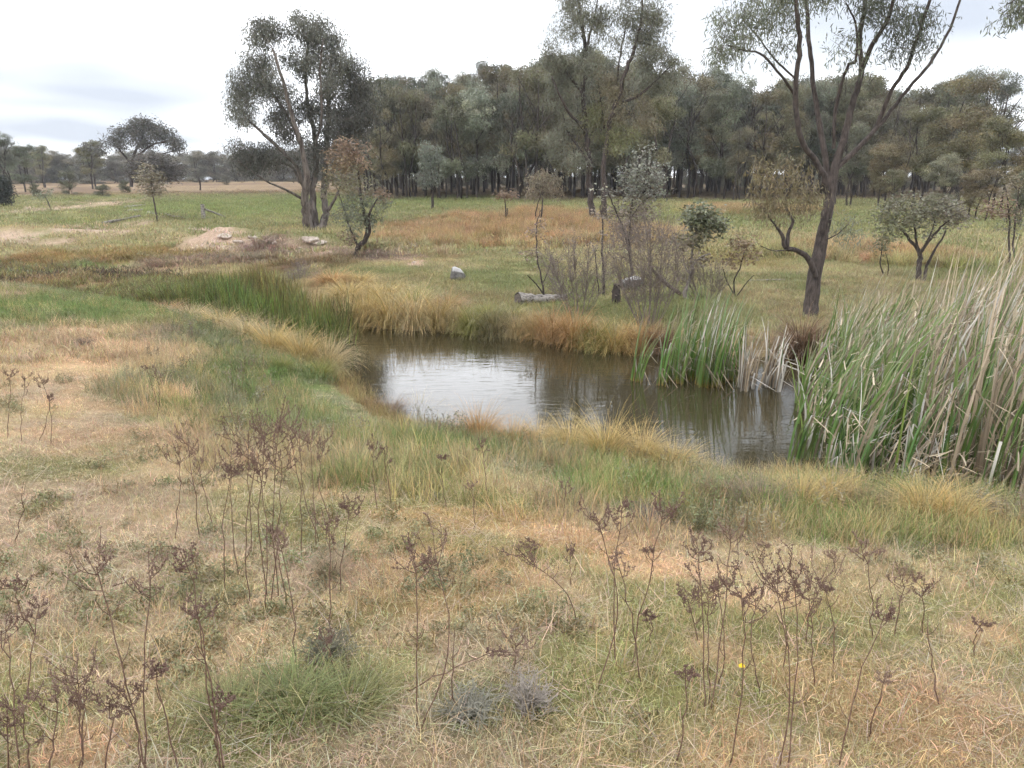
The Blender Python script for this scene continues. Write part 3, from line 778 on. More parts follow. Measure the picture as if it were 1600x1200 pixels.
small_tree('young_box_tree', 'sparse reddish shrub left of the leaning gum trunk', 1152, 466,
           [([(1150, 470, 1.6), (1147, 440, 1.4), (1158, 415, 1.2), (1164, 385, .8)], .2), ([(1150, 464, 1.2), (1136, 440, 1), (1130, 420, .7)], .2), ([(1152, 462, 1), (1168, 440, .8), (1178, 430, .6)], -.2)],
           [(1160, 382, 24, 16, 18, (.17, .125, .08)), (1175, 400, 16, 10, 6, (.17, .12, .08)), (1150, 405, 20, 12, 6, (.17, .12, .08))], 65, per=20, clump=.2, leaf=(.09, .045))
small_tree('weeping_sapling', 'drooping brown-leaved sapling at the edge of the rust sedge', 838, 352,
           [([(840, 356, 1.5), (846, 335, 1.4), (848, 305, 1.1), (848, 280, .8)], 0), ([(836, 354, 1.2), (838, 330, 1), (846, 300, .7)], 0)], [(848, 280, 26, 16, 26, (.17, .145, .105)), (838, 298, 24, 12, 12, (.17, .14, .1)), (868, 296, 12, 10, 6, (.17, .14, .1))], 66, leaf=(.18, .05), per=42, clump=.42, twig_r=.012, droop=1.2)
small_tree('young_gum_tree', 'little reddish flat-topped sapling before the dense grove', 790, 346, [([(790, 349, 1.3), (790, 325, 1.1), (788, 306, .7)], 0), ([(791, 348, 1), (793, 325, .8)], 0)], [(788, 304, 16, 7, 12, (.17, .12, .085))], 67, leaf=(.2, .06), per=30, clump=.4, twig_r=.012)
small_tree('weeping_sapling', 'thin leaning sapling behind the grey log', 850, 474,
           [([(853, 478, 2.2), (848, 450, 1.9), (842, 415, 1.5), (838, 380, 1.2), (840, 345, .9), (848, 322, .6)], .3), ([(850, 460, 1.4), (836, 442, 1.2), (824, 430, .8)], -.3), ([(847, 445, 1.2), (858, 420, .9), (862, 400, .6)], .2)],
           [(842, 360, 14, 22, 8, (.20, .15, .12)), (838, 395, 16, 18, 5, (.18, .14, .11))], 68, per=12, clump=.2)
small_tree('spreading_tree', 'dark low spreading tree with forked black trunk behind the reeds', 1436, 440,
           [([(1434, 446, 5), (1436, 415, 4.4), (1437, 395, 4), (1422, 375, 2.6), (1405, 355, 2), (1385, 345, 1.2)], .5), ([(1437, 397, 3), (1450, 378, 2.6), (1470, 355, 1.8), (1488, 340, 1)], -.5), ([(1436, 400, 2.4), (1432, 375, 2), (1428, 345, 1.5), (1425, 320, 1)], .4), ([(1443, 442, 3), (1448, 415, 2.6), (1460, 392, 2), (1478, 360, 1.2)], .3), ([(1445, 385, 1.8), (1458, 355, 1.2), (1462, 330, .8)], 0)],
           [(1435, 325, 50, 22, 46, (.12, .115, .08)), (1395, 345, 30, 18, 22, (.12, .12, .075)), (1475, 330, 30, 24, 24, (.14, .125, .1)), (1440, 350, 50, 16, 20, (.12, .115, .08)), (1378, 370, 12, 14, 6, (.12, .12, .075)), (1498, 345, 18, 18, 8, (.14, .12, .1))], 69, per=26, clump=.32, leaf=(.11, .045), twig_r=.006)
small_tree('young_box_tree', 'small thin bush left of the forked spreading tree', 1380, 432, [([(1384, 436, 1.4), (1376, 415, 1.2), (1377, 395, .8), (1380, 375, .6)], 0), ([(1386, 436, 1), (1388, 415, .8), (1384, 395, .6)], 0)], [(1378, 385, 14, 14, 8, (.12, .12, .07))], 70, per=18)
small_tree('stem_sapling', 'upright thin double-stemmed sapling at the right edge', 1582, 415,
           [([(1578, 425, 2), (1577, 380, 1.8), (1576, 330, 1.4), (1570, 290, 1)], 0), ([(1586, 425, 1.8), (1584, 370, 1.6), (1588, 330, 1.2), (1594, 280, .8)], .3)],
           [(1570, 325, 30, 20, 18, (.165, .115, .085)), (1590, 345, 22, 20, 12, (.10, .1, .07)), (1575, 290, 30, 20, 14, (.14, .12, .08))], 71, per=24, clump=.3, leaf=(.11, .045))

# bare many-stemmed shrubs by the far bank
def twig_shrub(name, label, bpx, bpy_, top, n_, seed, spread, leafy=0, colr=(.2, .16, .135), mat=M_TWIG2, r0=1.0):
    r_ = np.random.default_rng(seed)
    B_ = hit(bpx, bpy_); Y_ = B_[1]; k_ = Y_ / FPX
    t = thing(name, label, 'shrub', tuple(B_))
    tb = Bag(); pts = []
    for s in range(n_):
        f = (s + .5) / n_ * 2 - 1 + r_.normal(0, .1)
        tx = bpx + top[0] + f * spread; ty = top[1] + abs(f) * 22 + r_.uniform(-12, 22)
        dyv = r_.uniform(-.7, .7)
        p0 = np.array([B_[0] + f * .18, B_[1] + dyv * .2, B_[2] - .05]); p2 = atY(tx, ty, Y_ + dyv)
        p1 = (p0 + p2) / 2 + np.array([f * .12, 0, .05]) + r_.normal(0, .04, 3)
        P = spline(np.array([p0, p1, p2]), 9); rr_ = np.linspace(r0 * k_ * .62, .003, 9)
        b_ = Bag(); tube(b_, P, rr_, 5); obj('stem', b_.mesh('stem', mat, B_), t)
        for q in range(20):
            u = r_.uniform(.25, .98); s0 = P[int(u * 8)]
            dv = (p2 - p0) / np.linalg.norm(p2 - p0) + r_.normal(0, .45, 3); dv[2] = abs(dv[2]) * .8 + .2; dv /= np.linalg.norm(dv)
            ln = r_.uniform(.2, .6)
            e = s0 + dv * ln; mid = (s0 + e) / 2 + r_.normal(0, .03, 3)
            tube(tb, np.array([s0, mid, e]), [.0045, .0035, .002], 3, cap=False)
            for _ in range(3):
                d2 = dv + r_.normal(0, .5, 3); d2 /= np.linalg.norm(d2)
                s1 = s0 + (e - s0) * r_.uniform(.3, 1); e2 = s1 + d2 * r_.uniform(.08, .22)
                tube(tb, np.array([s1, e2]), [.003, .0015], 3, cap=False)
                pts.append(e2)
    obj('twigs', tb.mesh('twigs', mat, B_), t)['kind'] = 'stuff'
    if leafy:
        pts = np.array(pts); sel = pts[r_.random(len(pts)) < leafy]
        sel = np.repeat(sel, 3, axis=0) + r_.normal(0, .05, (len(sel) * 3, 3))
        V, F = leaf_quads(sel, .05, .02, .3, r_)
        lb = Bag(); lb.add(V - B_, F); lb.T[-1] = np.repeat(np.asarray(colr) * r_.uniform(.7, 1.3, (len(sel), 1)), 4, axis=0)
        obj('leaves', lb.mesh('leaves', M_LEAF, None, False), t)['kind'] = 'stuff'
    return t

twig_shrub('bare_shrub', 'bare many-stemmed shrub beside the grey log on the far bank', 903, 494, (-10, 380), 16, 81, 54, .25)
twig_shrub('bare_shrub', 'tangled brown twiggy shrub rising from the bank left of the cattails', 1012, 510, (-8, 335), 22, 82, 58, .5, r0=1.2)
twig_shrub('bare_shrub', 'low thin bare shrub between the crooked sapling and the leaning gum', 1100, 470, (-10, 405), 9, 83, 38, .2)
twig_shrub('bare_shrub', 'small grey bare bush on the marsh beside the green rushes', 470, 440, (0, 424), 9, 84, 22, .3, (.22, .17, .15))

# --- grove: variants shared between copies
def grove_variant(seed, H, colr, w=1.0, trunkf=.42, multi=2, per=70, dens=1.0, low=.30):
    r_ = np.random.default_rng(seed)
    limbs = []; blobs = []
    for s in range(multi):
        a = r_.uniform(0, 6.28); lx, ly = math.cos(a) * .8 * s, math.sin(a) * .8 * s
        tx, ty = lx + r_.normal(0, .5), ly + r_.normal(0, .5)
        th = H * trunkf
        limbs.append([(lx, ly, -.3, .115), (lx * 1.1, ly, th * .5, .10), (tx, ty, th, .09), (tx * 1.3, ty * 1.3, H * .62, .06), (tx * 1.4, ty * 1.4, H * .80, .025)])
        for q in range(4):
            b = r_.uniform(0, 6.28); z0 = th * r_.uniform(.8, 1.5)
            ex = tx + math.cos(b) * 1.7 * w; ey = ty + math.sin(b) * 1.7 * w
            limbs.append([(tx, ty, z0, .05), ((tx + ex) / 2, (ty + ey) / 2, z0 + H * .10, .035), (ex, ey, z0 + H * .22, .02)])
    nb = int(13 * dens) + 3
    for q in range(nb):
        a = r_.uniform(0, 6.28); z = H * r_.uniform(low, .93)
        prof = 1.0 - .55 * max(0, (z / H - .62) / .35) ** 1.5
        rad = r_.uniform(.3, 1.0) * 1.7 * w * prof
        rr = r_.uniform(.75, 1.4)
        cc = np.asarray(colr) * r_.uniform(.62, 1.38) * np.array([1 + r_.uniform(-.06, .09), 1, 1 - r_.uniform(0, .10)])
        blobs.append((np.array([math.cos(a) * rad, math.sin(a) * rad, z]), (rr, rr, rr * .72), 10, cc))
    bags, tb, lb = build_tree(limbs, blobs, seed + 1, leaf=(.21, .06), per=int(per * 1.5), clump=.58, twig_r=.02, droop=1.0, flat=.8, sides=6, jit=.015)
    allb = Bag()
    for b_ in bags:
        V = np.concatenate(b_.V)
        for F in b_.F4 + b_.F3:
            (allb.F4 if F.shape[1] == 4 else allb.F3).append(F + allb.n)
        allb.V.append(V); allb.T.append(np.ones_like(V)); allb.n += len(V)
    return (allb.mesh('trunk', M_BARKF), tb.mesh('twigs', M_TWIG), lb.mesh('crown', M_LEAF, None, False), H)

VAR = [grove_variant(201, 11, (.115, .108, .068), 1.0), grove_variant(203, 11, (.10, .105, .072), 1.1), grove_variant(205, 11, (.125, .11, .068), 1.0, .38), grove_variant(207, 11, (.095, .102, .078), .95, .45, 3),
       grove_variant(209, 11, (.135, .14, .112), 1.15, .35, 2), grove_variant(211, 11, (.105, .096, .064), 1.05, .4, 3), grove_variant(213, 11, (.12, .115, .07), .9, .5, 2, low=.36),
       grove_variant(215, 11, (.10, .095, .078), 1.5, .25, 2, low=.04, dens=3.0, per=45), grove_variant(217, 11, (.105, .103, .08), 1.6, .25, 2, low=.03, dens=3.0, per=45)]

def grove_tree(name, label, group, px, Y, ytop, v, wx=1.0, tintc=None, rot=None, base_z=None, trunkcol=None):
    d = ray(px, 300); X = d[0] / d[1] * Y
    z = H1(X, Y) - (0 if base_z is None else base_z)
    top = atY(px, ytop, Y)[2]
    trunk, tw_, crown, Hh = VAR[v % len(VAR)]
    s = max(.15, (top - z) / Hh)
    t = thing(name, label, 'tree', (X, Y, z), group, random.uniform(0, 6.28) if rot is None else rot)
    t.scale = (s * wx, s * wx, s)
    obj('trunk', trunk, t)
    o1 = obj('twigs', tw_, t); o1['kind'] = 'stuff'
    o2 = obj('crown', crown, t); o2['kind'] = 'stuff'
    if tintc is not None:
        o2.color = (*tintc, 1)
    return t

SKY_X = [560, 590, 620, 650, 680, 720, 750, 785, 820, 860, 900, 950, 1000, 1050, 1090, 1110, 1140, 1170, 1200, 1250, 1300, 1350, 1400, 1440, 1480, 1520, 1550, 1580, 1620, 1750]
SKY_Y = [135, 120, 124, 128, 114, 110, 108, 88, 96, 78, 72, 95, 100, 105, 112, 116, 126, 130, 138, 118, 116, 126, 150, 130, 120, 118, 140, 175, 195, 180]
ORD = ['first', 'second', 'third', 'fourth', 'fifth', 'sixth', 'seventh', 'eighth', 'ninth', 'tenth', 'eleventh', 'twelfth', 'thirteenth', 'fourteenth', 'fifteenth', 'sixteenth', 'seventeenth', 'eighteenth', 'nineteenth', 'twentieth', 'twenty-first', 'twenty-second', 'twenty-third', 'twenty-fourth', 'twenty-fifth', 'twenty-sixth', 'twenty-seventh', 'twenty-eighth', 'twenty-ninth', 'thirtieth']
tr = random.Random(5)
front = np.linspace(596, 1350, 20)
tone = {0: 'olive', 1: 'grey-green', 2: 'rusty olive', 3: 'dull green', 4: 'silvery', 5: 'brownish', 6: 'olive brown'}
vseq = [2, 0, 5, 1, 4, 3, 0, 2, 1, 5, 3, 6, 3, 1, 5, 2, 0, 3, 6, 5]
for k, px in enumerate(front):
    v = vseq[k]
    sy = np.interp(px, SKY_X, SKY_Y)
    grove_tree('grove_tree', f'{tone[v]} gum, {ORD[k]} from the left in the front row of the grove', 'front row of the grove', px + tr.uniform(-10, 10), tr.uniform(72, 78), sy - 6 + tr.uniform(0, 60), v, 1.0 + tr.uniform(-.1, .15))
for row, (Ya, Yb, cnt, lo, hi, x0, x1) in enumerate([(79, 86, 26, 2, 28, 575, 1420), (87, 96, 28, 0, 20, 560, 1500), (97, 108, 26, 0, 14, 560, 1560), (110, 122, 34, 60, 105, 530, 1660), (124, 138, 40, 105, 140, 520, 1700)]):
    for k in range(cnt):
        px = x0 + (x1 - x0) * (k + .5) / cnt + tr.uniform(-12, 12)
        sy = np.interp(px, SKY_X, SKY_Y)
        grove_tree('grove_tree', ['gum in the second row of the grove, behind the front row', 'gum in the third row, deep inside the grove', 'gum in the fourth row at the back of the grove', 'bushy gum closing the far side of the grove', 'low bushy gum glimpsed between trunks behind the grove'][row], 'row %s of the grove' % ['two', 'three', 'four', 'five', 'six'][row], px, tr.uniform(Ya, Yb), (sy - 20 + tr.uniform(lo, hi) * 1.6 if row < 3 else tr.uniform(205, 255)), tr.choice([0, 1, 2, 3, 5, 6, 3, 1] if row < 3 else [7, 8]), 1.05 + tr.uniform(-.1, .2), tuple(np.array((1, 1, 1)) * tr.uniform(.8, 1.12)), None, 0 if row < 3 else 1.5)
# right-hand trees, nearer and looser
for px, Y, yt, v, wx, tc_, lab in [(1500, 60, 106, 2, 1.35, (1.1, 1.08, 1.02), 'tall loose-crowned gum with rusty top at the far right'), (1440, 62, 150, 0, 1.2, (1.05, 1.05, 1.0), 'olive gum left of the rusty-topped gum at right'),
                                    (1555, 52, 175, 6, 1.3, (1.05, 1.02, .98), 'leaning olive gum near the right edge, behind the double-stemmed sapling'), (1610, 50, 190, 2, 1.3, (1.05, 1.0, .95), 'brown-tinged gum cut by the right edge'),
                                    (1385, 58, 205, 5, 1.3, (1.05, .95, .85), 'brownish mid-height gum behind the leaning gum trunk'), (1330, 62, 190, 3, 1.2, (.95, .9, .85), 'dark low gum seen through the leaning gum limbs'), (1470, 48, 235, 4, 1.4, (1.05, .98, .9), 'low silvery shrubby gum behind the forked spreading tree'),
                                    (1530, 46, 250, 5, 1.5, (1.1, .98, .92), 'low reddish shrubby gum right of the silvery shrubby gum'), (1400, 50, 260, 1, 1.3, (1.1, 1.0, .9), 'low grey shrubby gum left of the silvery shrubby gum'), (1680, 55, 180, 0, 1.3, (1, 1, 1), 'olive gum just beyond the right edge'),
                                    (1600, 42, 265, 3, 1.3, (.9, .9, .8), 'low dull green shrubby gum at the right edge')]:
    grove_tree('scattered_gum_tree', lab, 'loose trees at the right', px, Y, yt, v, wx, tc_)
# distant trees on the left
for px, Y, yt, v, wx, tc_, lab in [(8, 105, 205, 3, 1.4, (.95, .98, .95), 'dark round tree cut by the left edge'), (40, 112, 222, 1, 1.8, (.95, 1, .95), 'broad grey-green tree near the left edge'), (72, 140, 224, 6, 1.3, (1.1, 1.1, 1.1), 'thin pale-limbed tree second from the left edge'),
                                   (150, 128, 216, 6, 1.7, (.95, .95, .92), 'pale leaning gum left of the umbrella-crowned tree'), (108, 95, 262, 7, 1.3, (.95, 1, .85), 'low bushy tree left of the small sapling'),
                                   (195, 100, 283, 8, 1.7, (.85, .95, .8), 'low green bush before the umbrella-crowned tree'), (355, 150, 280, 7, 2.0, (.8, .8, .7), 'round dark bush on the brown field'), (55, 88, 296, 8, 1.5, (.8, .85, .7), 'pale little bush at left near the creek bend'),
                                   (160, 80, 300, 7, 1.9, (.95, 1.0, .85), 'spreading low bush beside the creek mounds')]:
    grove_tree('distant_tree', lab, 'distant trees at left', px, Y, yt, v, wx, tc_)
for k in range(84):
    px = -160 + 760 * (k + .5) / 84 + tr.uniform(-8, 8)
    grove_tree('treeline_gum', 'gum in the hazy far treeline across the left horizon', 'far treeline', px, (tr.uniform(165, 200) if k % 2 else tr.uniform(205, 245)), np.interp(px, [-160, 0, 120, 200, 300, 420, 600], [232, 234, 236, 238, 236, 232, 222]) + tr.uniform(-6, 9), tr.choice([7, 8, 7, 8]), 1.6 + tr.uniform(-.3, .5), (1.05, 1.03, 1.05), None, 1.0)

# umbrella-crowned tree on the left plain, with a dark pine-like bush in front
Y0 = 112.0; kk = Y0 / FPX
B = atY(205, 288, Y0); B[2] = H1(B[0], B[1])
def dl(pts, d_=0): return limb_px([(a, b, r * kk) for a, b, r in pts], Y0, d_)
place_tree('umbrella_gum_tree', 'wide umbrella-crowned tree on the left horizon', B,
           [dl([(205, 292, 3), (206, 265, 2.6), (210, 240, 2.2), (222, 215, 1.4), (230, 195, .8)]), dl([(207, 258, 2), (190, 238, 1.6), (175, 222, 1)], 2), dl([(208, 250, 2), (235, 228, 1.6), (262, 220, 1)], -2), dl([(205, 265, 1.5), (240, 245, 1.2), (275, 235, .8)], 1)],
           [blob_px(228, 193, 26, 9, Y0, 30, LD), blob_px(205, 206, 28, 10, Y0, 26, LD), blob_px(250, 207, 24, 12, Y0, 22, LD), blob_px(275, 222, 15, 10, Y0, 16, LD), blob_px(182, 220, 18, 9, Y0, 14, LD), blob_px(225, 220, 30, 9, Y0, 14, LD), blob_px(150, 230, 18, 6, Y0, 8, LD)],
           91, M_BARKF, leaf=(.42, .13), per=60, clump=1.15, twig_r=.035, droop=.7)
B = atY(238, 290, 100); B[2] = H1(B[0], B[1]); kk = 100 / FPX; Y0 = 100
place_tree('dark_conifer_bush', 'dark brown rounded tree below the umbrella crown', B, [dl([(238, 292, 3), (238, 265, 2), (238, 248, 1)])],
           [blob_px(240, 255, 34, 14, Y0, 50, (.058, .05, .043)), blob_px(225, 268, 28, 14, Y0, 30, (.058, .05, .043)), blob_px(262, 268, 22, 12, Y0, 30, (.06, .052, .045))], 92, M_BARKF, leaf=(.4, .1), per=70, clump=1.0, twig_r=.03, droop=.4)
B = hit(2, 325); Y0 = B[1]; kk = Y0 / FPX
place_tree('dark_conifer_bush', 'almost black conical shrub at the left edge', B, [dl([(0, 330, 3), (0, 300, 2), (1, 276, 1)])], [blob_px(1, 300, 14, 22, Y0, 50, (.028, .032, .026)), blob_px(0, 283, 9, 10, Y0, 16, (.028, .032, .026))], 93, M_BARKF, leaf=(.2, .06), per=90, clump=.5, twig_r=.02, droop=.4)
small_tree('young_gum_tree', 'slim brown-leaved sapling on the creek mound at left', 244, 346, [([(246, 350, 1.6), (243, 325, 1.4), (238, 300, 1.1), (235, 265, .7)], 0)], [(235, 280, 20, 24, 26, (.15, .13, .095)), (242, 300, 18, 12, 8, (.15, .125, .09))], 94, leaf=(.2, .06), per=34, clump=.45, twig_r=.012)
small_tree('young_gum_tree', 'tiny crooked sapling left of the creek mounds', 80, 330, [([(82, 333, 1.2), (76, 318, 1), (70, 305, .7)], 0)], [(70, 303, 12, 8, 9, (.13, .14, .10))], 95, leaf=(.2, .06), per=26, clump=.45, twig_r=.012)
#SECTION_PROPS
# ------------------------------------------------------------------ rocks, logs, post
def rock(name, label, px, py, sx, sy, sz, seed, cat='rock', mat=None, rot=0, group=None):
    r_ = np.random.default_rng(seed)
    B_ = hit(px, py)
    import bmesh
    bm = bmesh.new(); bmesh.ops.create_icosphere(bm, subdivisions=3, radius=1)
    V = np.array([v.co[:] for v in bm.verts]); F = np.array([[v.index for v in f.verts] for f in bm.faces]); bm.free()
    for _ in range(16):
        d = r_.normal(0, 1, 3); d /= np.linalg.norm(d); k = r_.uniform(.55, .85)
        s = V @ d
        V = V - np.maximum(0, s - k)[:, None] * d * .9
    V += r_.normal(0, .012, V.shape)
    V *= np.array([sx, sy, sz]); V[:, 2] += sz * .62
    o_ = obj(name, mesh(name, V, F, mat or M_ROCK, None, False), None, tuple(B_))
    o_.rotation_euler = (0, 0, rot)
    return tag(o_, label, cat, group)

rock('boulder', 'white-topped grey boulder alone on the far lawn', 714, 438, .30, .24, .25, 301, mat=M_ROCKW)
rock('boulder', 'pale rounded boulder behind the twiggy shrub and stump', 984, 452, .34, .28, .24, 302, mat=M_ROCKW)
for k, (px, py, s) in enumerate([(485, 380, .5), (500, 383, .35), (395, 375, .32), (352, 374, .4), (372, 381, .3), (648, 412, .16), (470, 390, .2), (612, 372, .12), (430, 382, .22)]):
    lab = ['flat pale stone slab on top of the eroded bank', 'smaller pale slab right of the flat slab on the bank', 'white stone on the left eroded clay bank', 'pale stone at the left end of the clay bank', 'low pale stone under the clay bank', 'small pale stone in the bare patch right of the young gum', 'small grey stone at the foot of the eroded bank', 'little white stone beside the young rust-topped gum', 'pale clay lump in the middle of the eroded bank'][k]
    rock('stone', lab, px, py, s * .85, s * .55, s * .36, 310 + k, 'stone', M_CLAYR, .2 * k)

def log_thing(name, label, p0, p1, r0, r1, seed, mat=None, cat='log', group=None, bumps=.25, bend=.04):
    r_ = np.random.default_rng(seed)
    p0 = np.array(p0, float); p1 = np.array(p1, float)
    mid = (p0 + p1) / 2 + r_.normal(0, bend, 3) * np.linalg.norm(p1 - p0) * np.array([1, 1, .3])
    P = spline(np.array([p0, mid, p1]), 12)
    b_ = Bag(); tube(b_, P, np.linspace(r0, r1, 12) * (1 + r_.uniform(-.08, .08, 12)), 12, cap=False, rough=bumps, r_=r_)
    t = thing(name, label, cat, tuple(p0), group)
    obj('trunk', b_.mesh('trunk', mat or M_WOOD, p0), t)
    T = (P[1] - P[0]) / np.linalg.norm(P[1] - P[0])
    for q, pp, s, rr in ((0, P[0], 1, r0), (1, P[-1], -1, r1)):
        c_ = Bag(); tube(c_, np.array([pp - s * T * .004, pp + s * T * .02]), [rr * .93, rr * .93], 12, cap=True)
        obj('cut_end', c_.mesh('cut_end', M_CUT, p0, False), t)
    return t

def on(px, py, dz=0):
    p_ = hit(px, py); p_[2] += dz
    return p_
a_ = on(809, 477, .13); b_ = on(884, 470, .07)
log_thing('fallen_log', 'thick weathered grey log lying on the far bank', a_, b_, .155, .09, 321)
log_thing('fallen_log', 'thin pale log lying on the grass left of the leaning gum', on(1168, 441, .03), on(1226, 439, .03), .035, .025, 322)
log_thing('fallen_log', 'long pale log lying in front of the grove at right', on(1115, 333, .06), on(1165, 333, .06), .06, .05, 323)
log_thing('fallen_branch', 'dead leaning branch between the twiggy shrub and crooked sapling', on(1070, 466, .02), atY(1014, 415, on(1070, 466)[1] - .3), .05, .03, 324, M_TWIG, 'branch')
log_thing('tree_stump', 'short dark broken stump before the pale boulder', on(963, 474, -.05), atY(964, 444, on(963, 474)[1]), .11, .085, 325, M_BARK, 'stump', None, .3)
stp = on(963, 474)
for k, (p0, p1, r0, lab) in enumerate([((193, 326), (228, 322), .1, 'grey log on top of the driftwood heap by the creek mound'), ((196, 332), (222, 330), .12, 'short thick log at the left of the driftwood heap'), ((160, 351), (220, 340), .07, 'long thin pole lying below the driftwood heap'), ((232, 334), (262, 337), .08, 'log right of the driftwood heap under the sapling'), ((262, 339), (290, 343), .06, 'thin log lying furthest right of the heap')]):
    log_thing('fallen_log', lab, on(*p0, .08), on(*p1, .08), r0, r0 * .7, 330 + k, None, 'log', 'logs by the creek mound')
# leaning fence post with its fallen rail
pb = on(318, 341); pt = atY(316, 319, pb[1])
log_thing('fence_post', 'upright weathered grey fence post on the green paddock', pb - np.array([0, 0, .15]), pt, .115, .10, 341, None, 'post', None, .12, .01)
r0_ = atY(320, 327, pb[1] - .1); r1_ = on(352, 341, .05)
log_thing('fence_rail', 'grey rail leaning from the fence post to the grass', r0_, r1_, .06, .05, 342, None, 'rail', None, .15, .01)
p9 = on(313, 297); log_thing('fence_post', 'small dark post on the distant brown field', p9 - np.array([0, 0, .1]), p9 + np.array([0, 0, 1.5]), .12, .1, 343, M_BARK, 'post')

# ------------------------------------------------------------------ tussocks
def tussock_mesh(seed, n_, Lr, w_, leanr, curver, spread=.16):
    r_ = np.random.default_rng(seed)
    rr = spread * np.sqrt(r_.random(n_)); aa = r_.uniform(0, 6.28, n_)
    base = np.stack([rr * np.cos(aa), rr * np.sin(aa), -.05 + 0 * rr], -1)
    az = aa + r_.normal(0, .6, n_)
    ln = r_.uniform(*Lr, n_)
    V, F = strips(base, az, r_.uniform(*leanr, n_) * (.4 + .6 * rr / spread), ln, np.full(n_, w_), r_.uniform(*curver, n_), 5, cexp=1.2, r_=r_)
    V[:, 2] = np.maximum(V[:, 2], -.03)
    dead = (r_.random(n_) < .3)
    tint = np.where(dead[:, None], np.array([1.25, 1.15, 1.05]), np.array([.95, 1.0, .9])) * r_.uniform(.55, 1.35, (n_, 1))
    return mesh('tussock_blades', V, F, M_BLADE, np.repeat(tint, 12, axis=0))
TM = [tussock_mesh(400 + k, 900, (.55, 1.15), .0062, (.05, .85), (.8, 2.5)) for k in range(5)]
TF = [tussock_mesh(450 + k, 1000, (.5, 1.15), .0095, (.1, 1.0), (1.0, 2.6), .2) for k in range(4)]
TU = [tussock_mesh(420 + k, 480, (.6, 1.0), .008, (.0, .5), (.2, 1.2)) for k in range(3)]
GOLD = (.46, .34, .15); GOLDP = (.50, .39, .23); ORA = (.40, .245, .115); DKG = (.20, .17, .09); GGR = (.27, .26, .09); DEADG = (.27, .215, .165); DKR = (.20, .13, .09)
tcount = {}
def tussock(px, py, wpx, hpx, colr, where, look, up=False):
    B_ = hit(px, py); k_ = B_[1] / FPX
    key = where; tcount.setdefault(key, []).append((px, None))
    me = random.choice(TU if up else TM)
    t = thing('sedge_tussock', '', 'grass tussock', tuple(B_ - np.array([0, 0, .02])), where, random.uniform(0, 6.28))
    s = hpx * k_ / .72; sx = wpx * k_ / 1.25
    if 'far shore' in where: s *= 1.3; sx *= .92; me = random.choice(TF)
    if 'middle' in where or 'below' in where: s *= 1.2; sx *= .95
    t.scale = (sx, sx, s)
    o_ = obj('blades', me, t); o_.color = (*(np.array(colr) * random.uniform(.88, 1.1)), 1); o_['kind'] = 'stuff'
    tcount[key][-1] = (px, t, look)
    return t
far_t = [(572, 500, 75, 50, GOLD, 'golden'), (612, 510, 95, 60, GOLD, 'tall golden'), (648, 514, 95, 66, GOLDP, 'broad straw-coloured'), (684, 510, 80, 50, GOLD, 'golden'), (712, 514, 60, 42, GOLDP, 'pale'), (738, 524, 66, 50, GGR, 'greenish'), (772, 530, 80, 54, DKG, 'dark drooping'), (806, 531, 60, 44, GOLDP, 'pale'),
         (830, 524, 60, 40, GOLD, 'golden'), (862, 536, 86, 58, ORA, 'rust-orange'), (898, 540, 90, 58, ORA, 'rust-orange'), (930, 548, 80, 52, GGR, 'yellow-green'), (960, 553, 95, 54, GOLD, 'golden'), (998, 552, 80, 52, ORA, 'brown-orange'), (1030, 556, 70, 56, DKR, 'dark brown'),
         (1250, 556, 110, 70, DKR, 'dark brown reedy')]
for q in far_t: tussock(*q[:5], 'tussocks on the far shore', q[5])
for q in [(545, 470, 100, 34, GOLD, 'golden'), (600, 470, 100, 32, GOLD, 'golden'), (655, 478, 90, 30, GGR, 'olive'), (700, 484, 80, 26, ORA, 'rusty'), (520, 446, 90, 26, ORA, 'rusty'), (565, 446, 70, 22, GOLD, 'golden'), (760, 498, 70, 26, GGR, 'green'), (800, 500, 70, 24, GGR, 'green')]: tussock(*q[:5], 'low tussocks behind the far shore', q[5])
for q in [(512, 578, 105, 62, GOLDP, 'large bleached'), (470, 566, 110, 66, GOLD, 'golden'), (425, 548, 110, 56, GOLD, 'golden'), (385, 530, 100, 46, GOLDP, 'pale arching'), (345, 514, 95, 38, GOLD, 'golden'), (300, 502, 90, 32, GOLDP, 'pale'), (500, 590, 75, 40, GGR, 'green-gold'), (440, 580, 70, 36, GGR, 'green-gold'), (260, 492, 80, 26, ORA, 'rusty')]: tussock(*q[:5], 'left near-bank tussocks', q[5])
for q in [(610, 652, 80, 36, DKR, 'dark brown'), (655, 668, 100, 46, GOLDP, 'pale pinkish'), (705, 676, 90, 46, GOLD, 'straw'), (748, 688, 110, 58, ORA, 'rust-topped'), (800, 700, 100, 46, ORA, 'rusty'), (842, 700, 100, 48, GOLD, 'straw'), (890, 706, 120, 58, GOLD, 'golden'), (945, 718, 140, 74, GOLD, 'tall golden'), (1000, 722, 120, 58, GOLD, 'golden'), (1050, 738, 130, 54, GOLD, 'golden'), (1095, 760, 110, 40, GOLDP, 'straw')]: tussock(*q[:5], 'middle near-bank tussocks', q[5])
for q in [(1130, 794, 120, 52, DKR, 'dark dead'), (1185, 800, 140, 62, DEADG, 'grey dead'), (1250, 798, 150, 66, GOLD, 'golden'), (1300, 790, 120, 62, GOLD, 'golden'), (1345, 800, 100, 46, DKR, 'dark'), (1445, 815, 160, 78, GOLD, 'tall golden'), (1495, 822, 150, 70, GOLD, 'golden'), (1275, 812, 90, 30, GOLDP, 'low pale'), (1570, 815, 110, 46, DKG, 'dark green'), (1400, 812, 100, 40, DKG, 'dark green')]: tussock(*q[:5], 'tussocks below the right reeds', q[5])
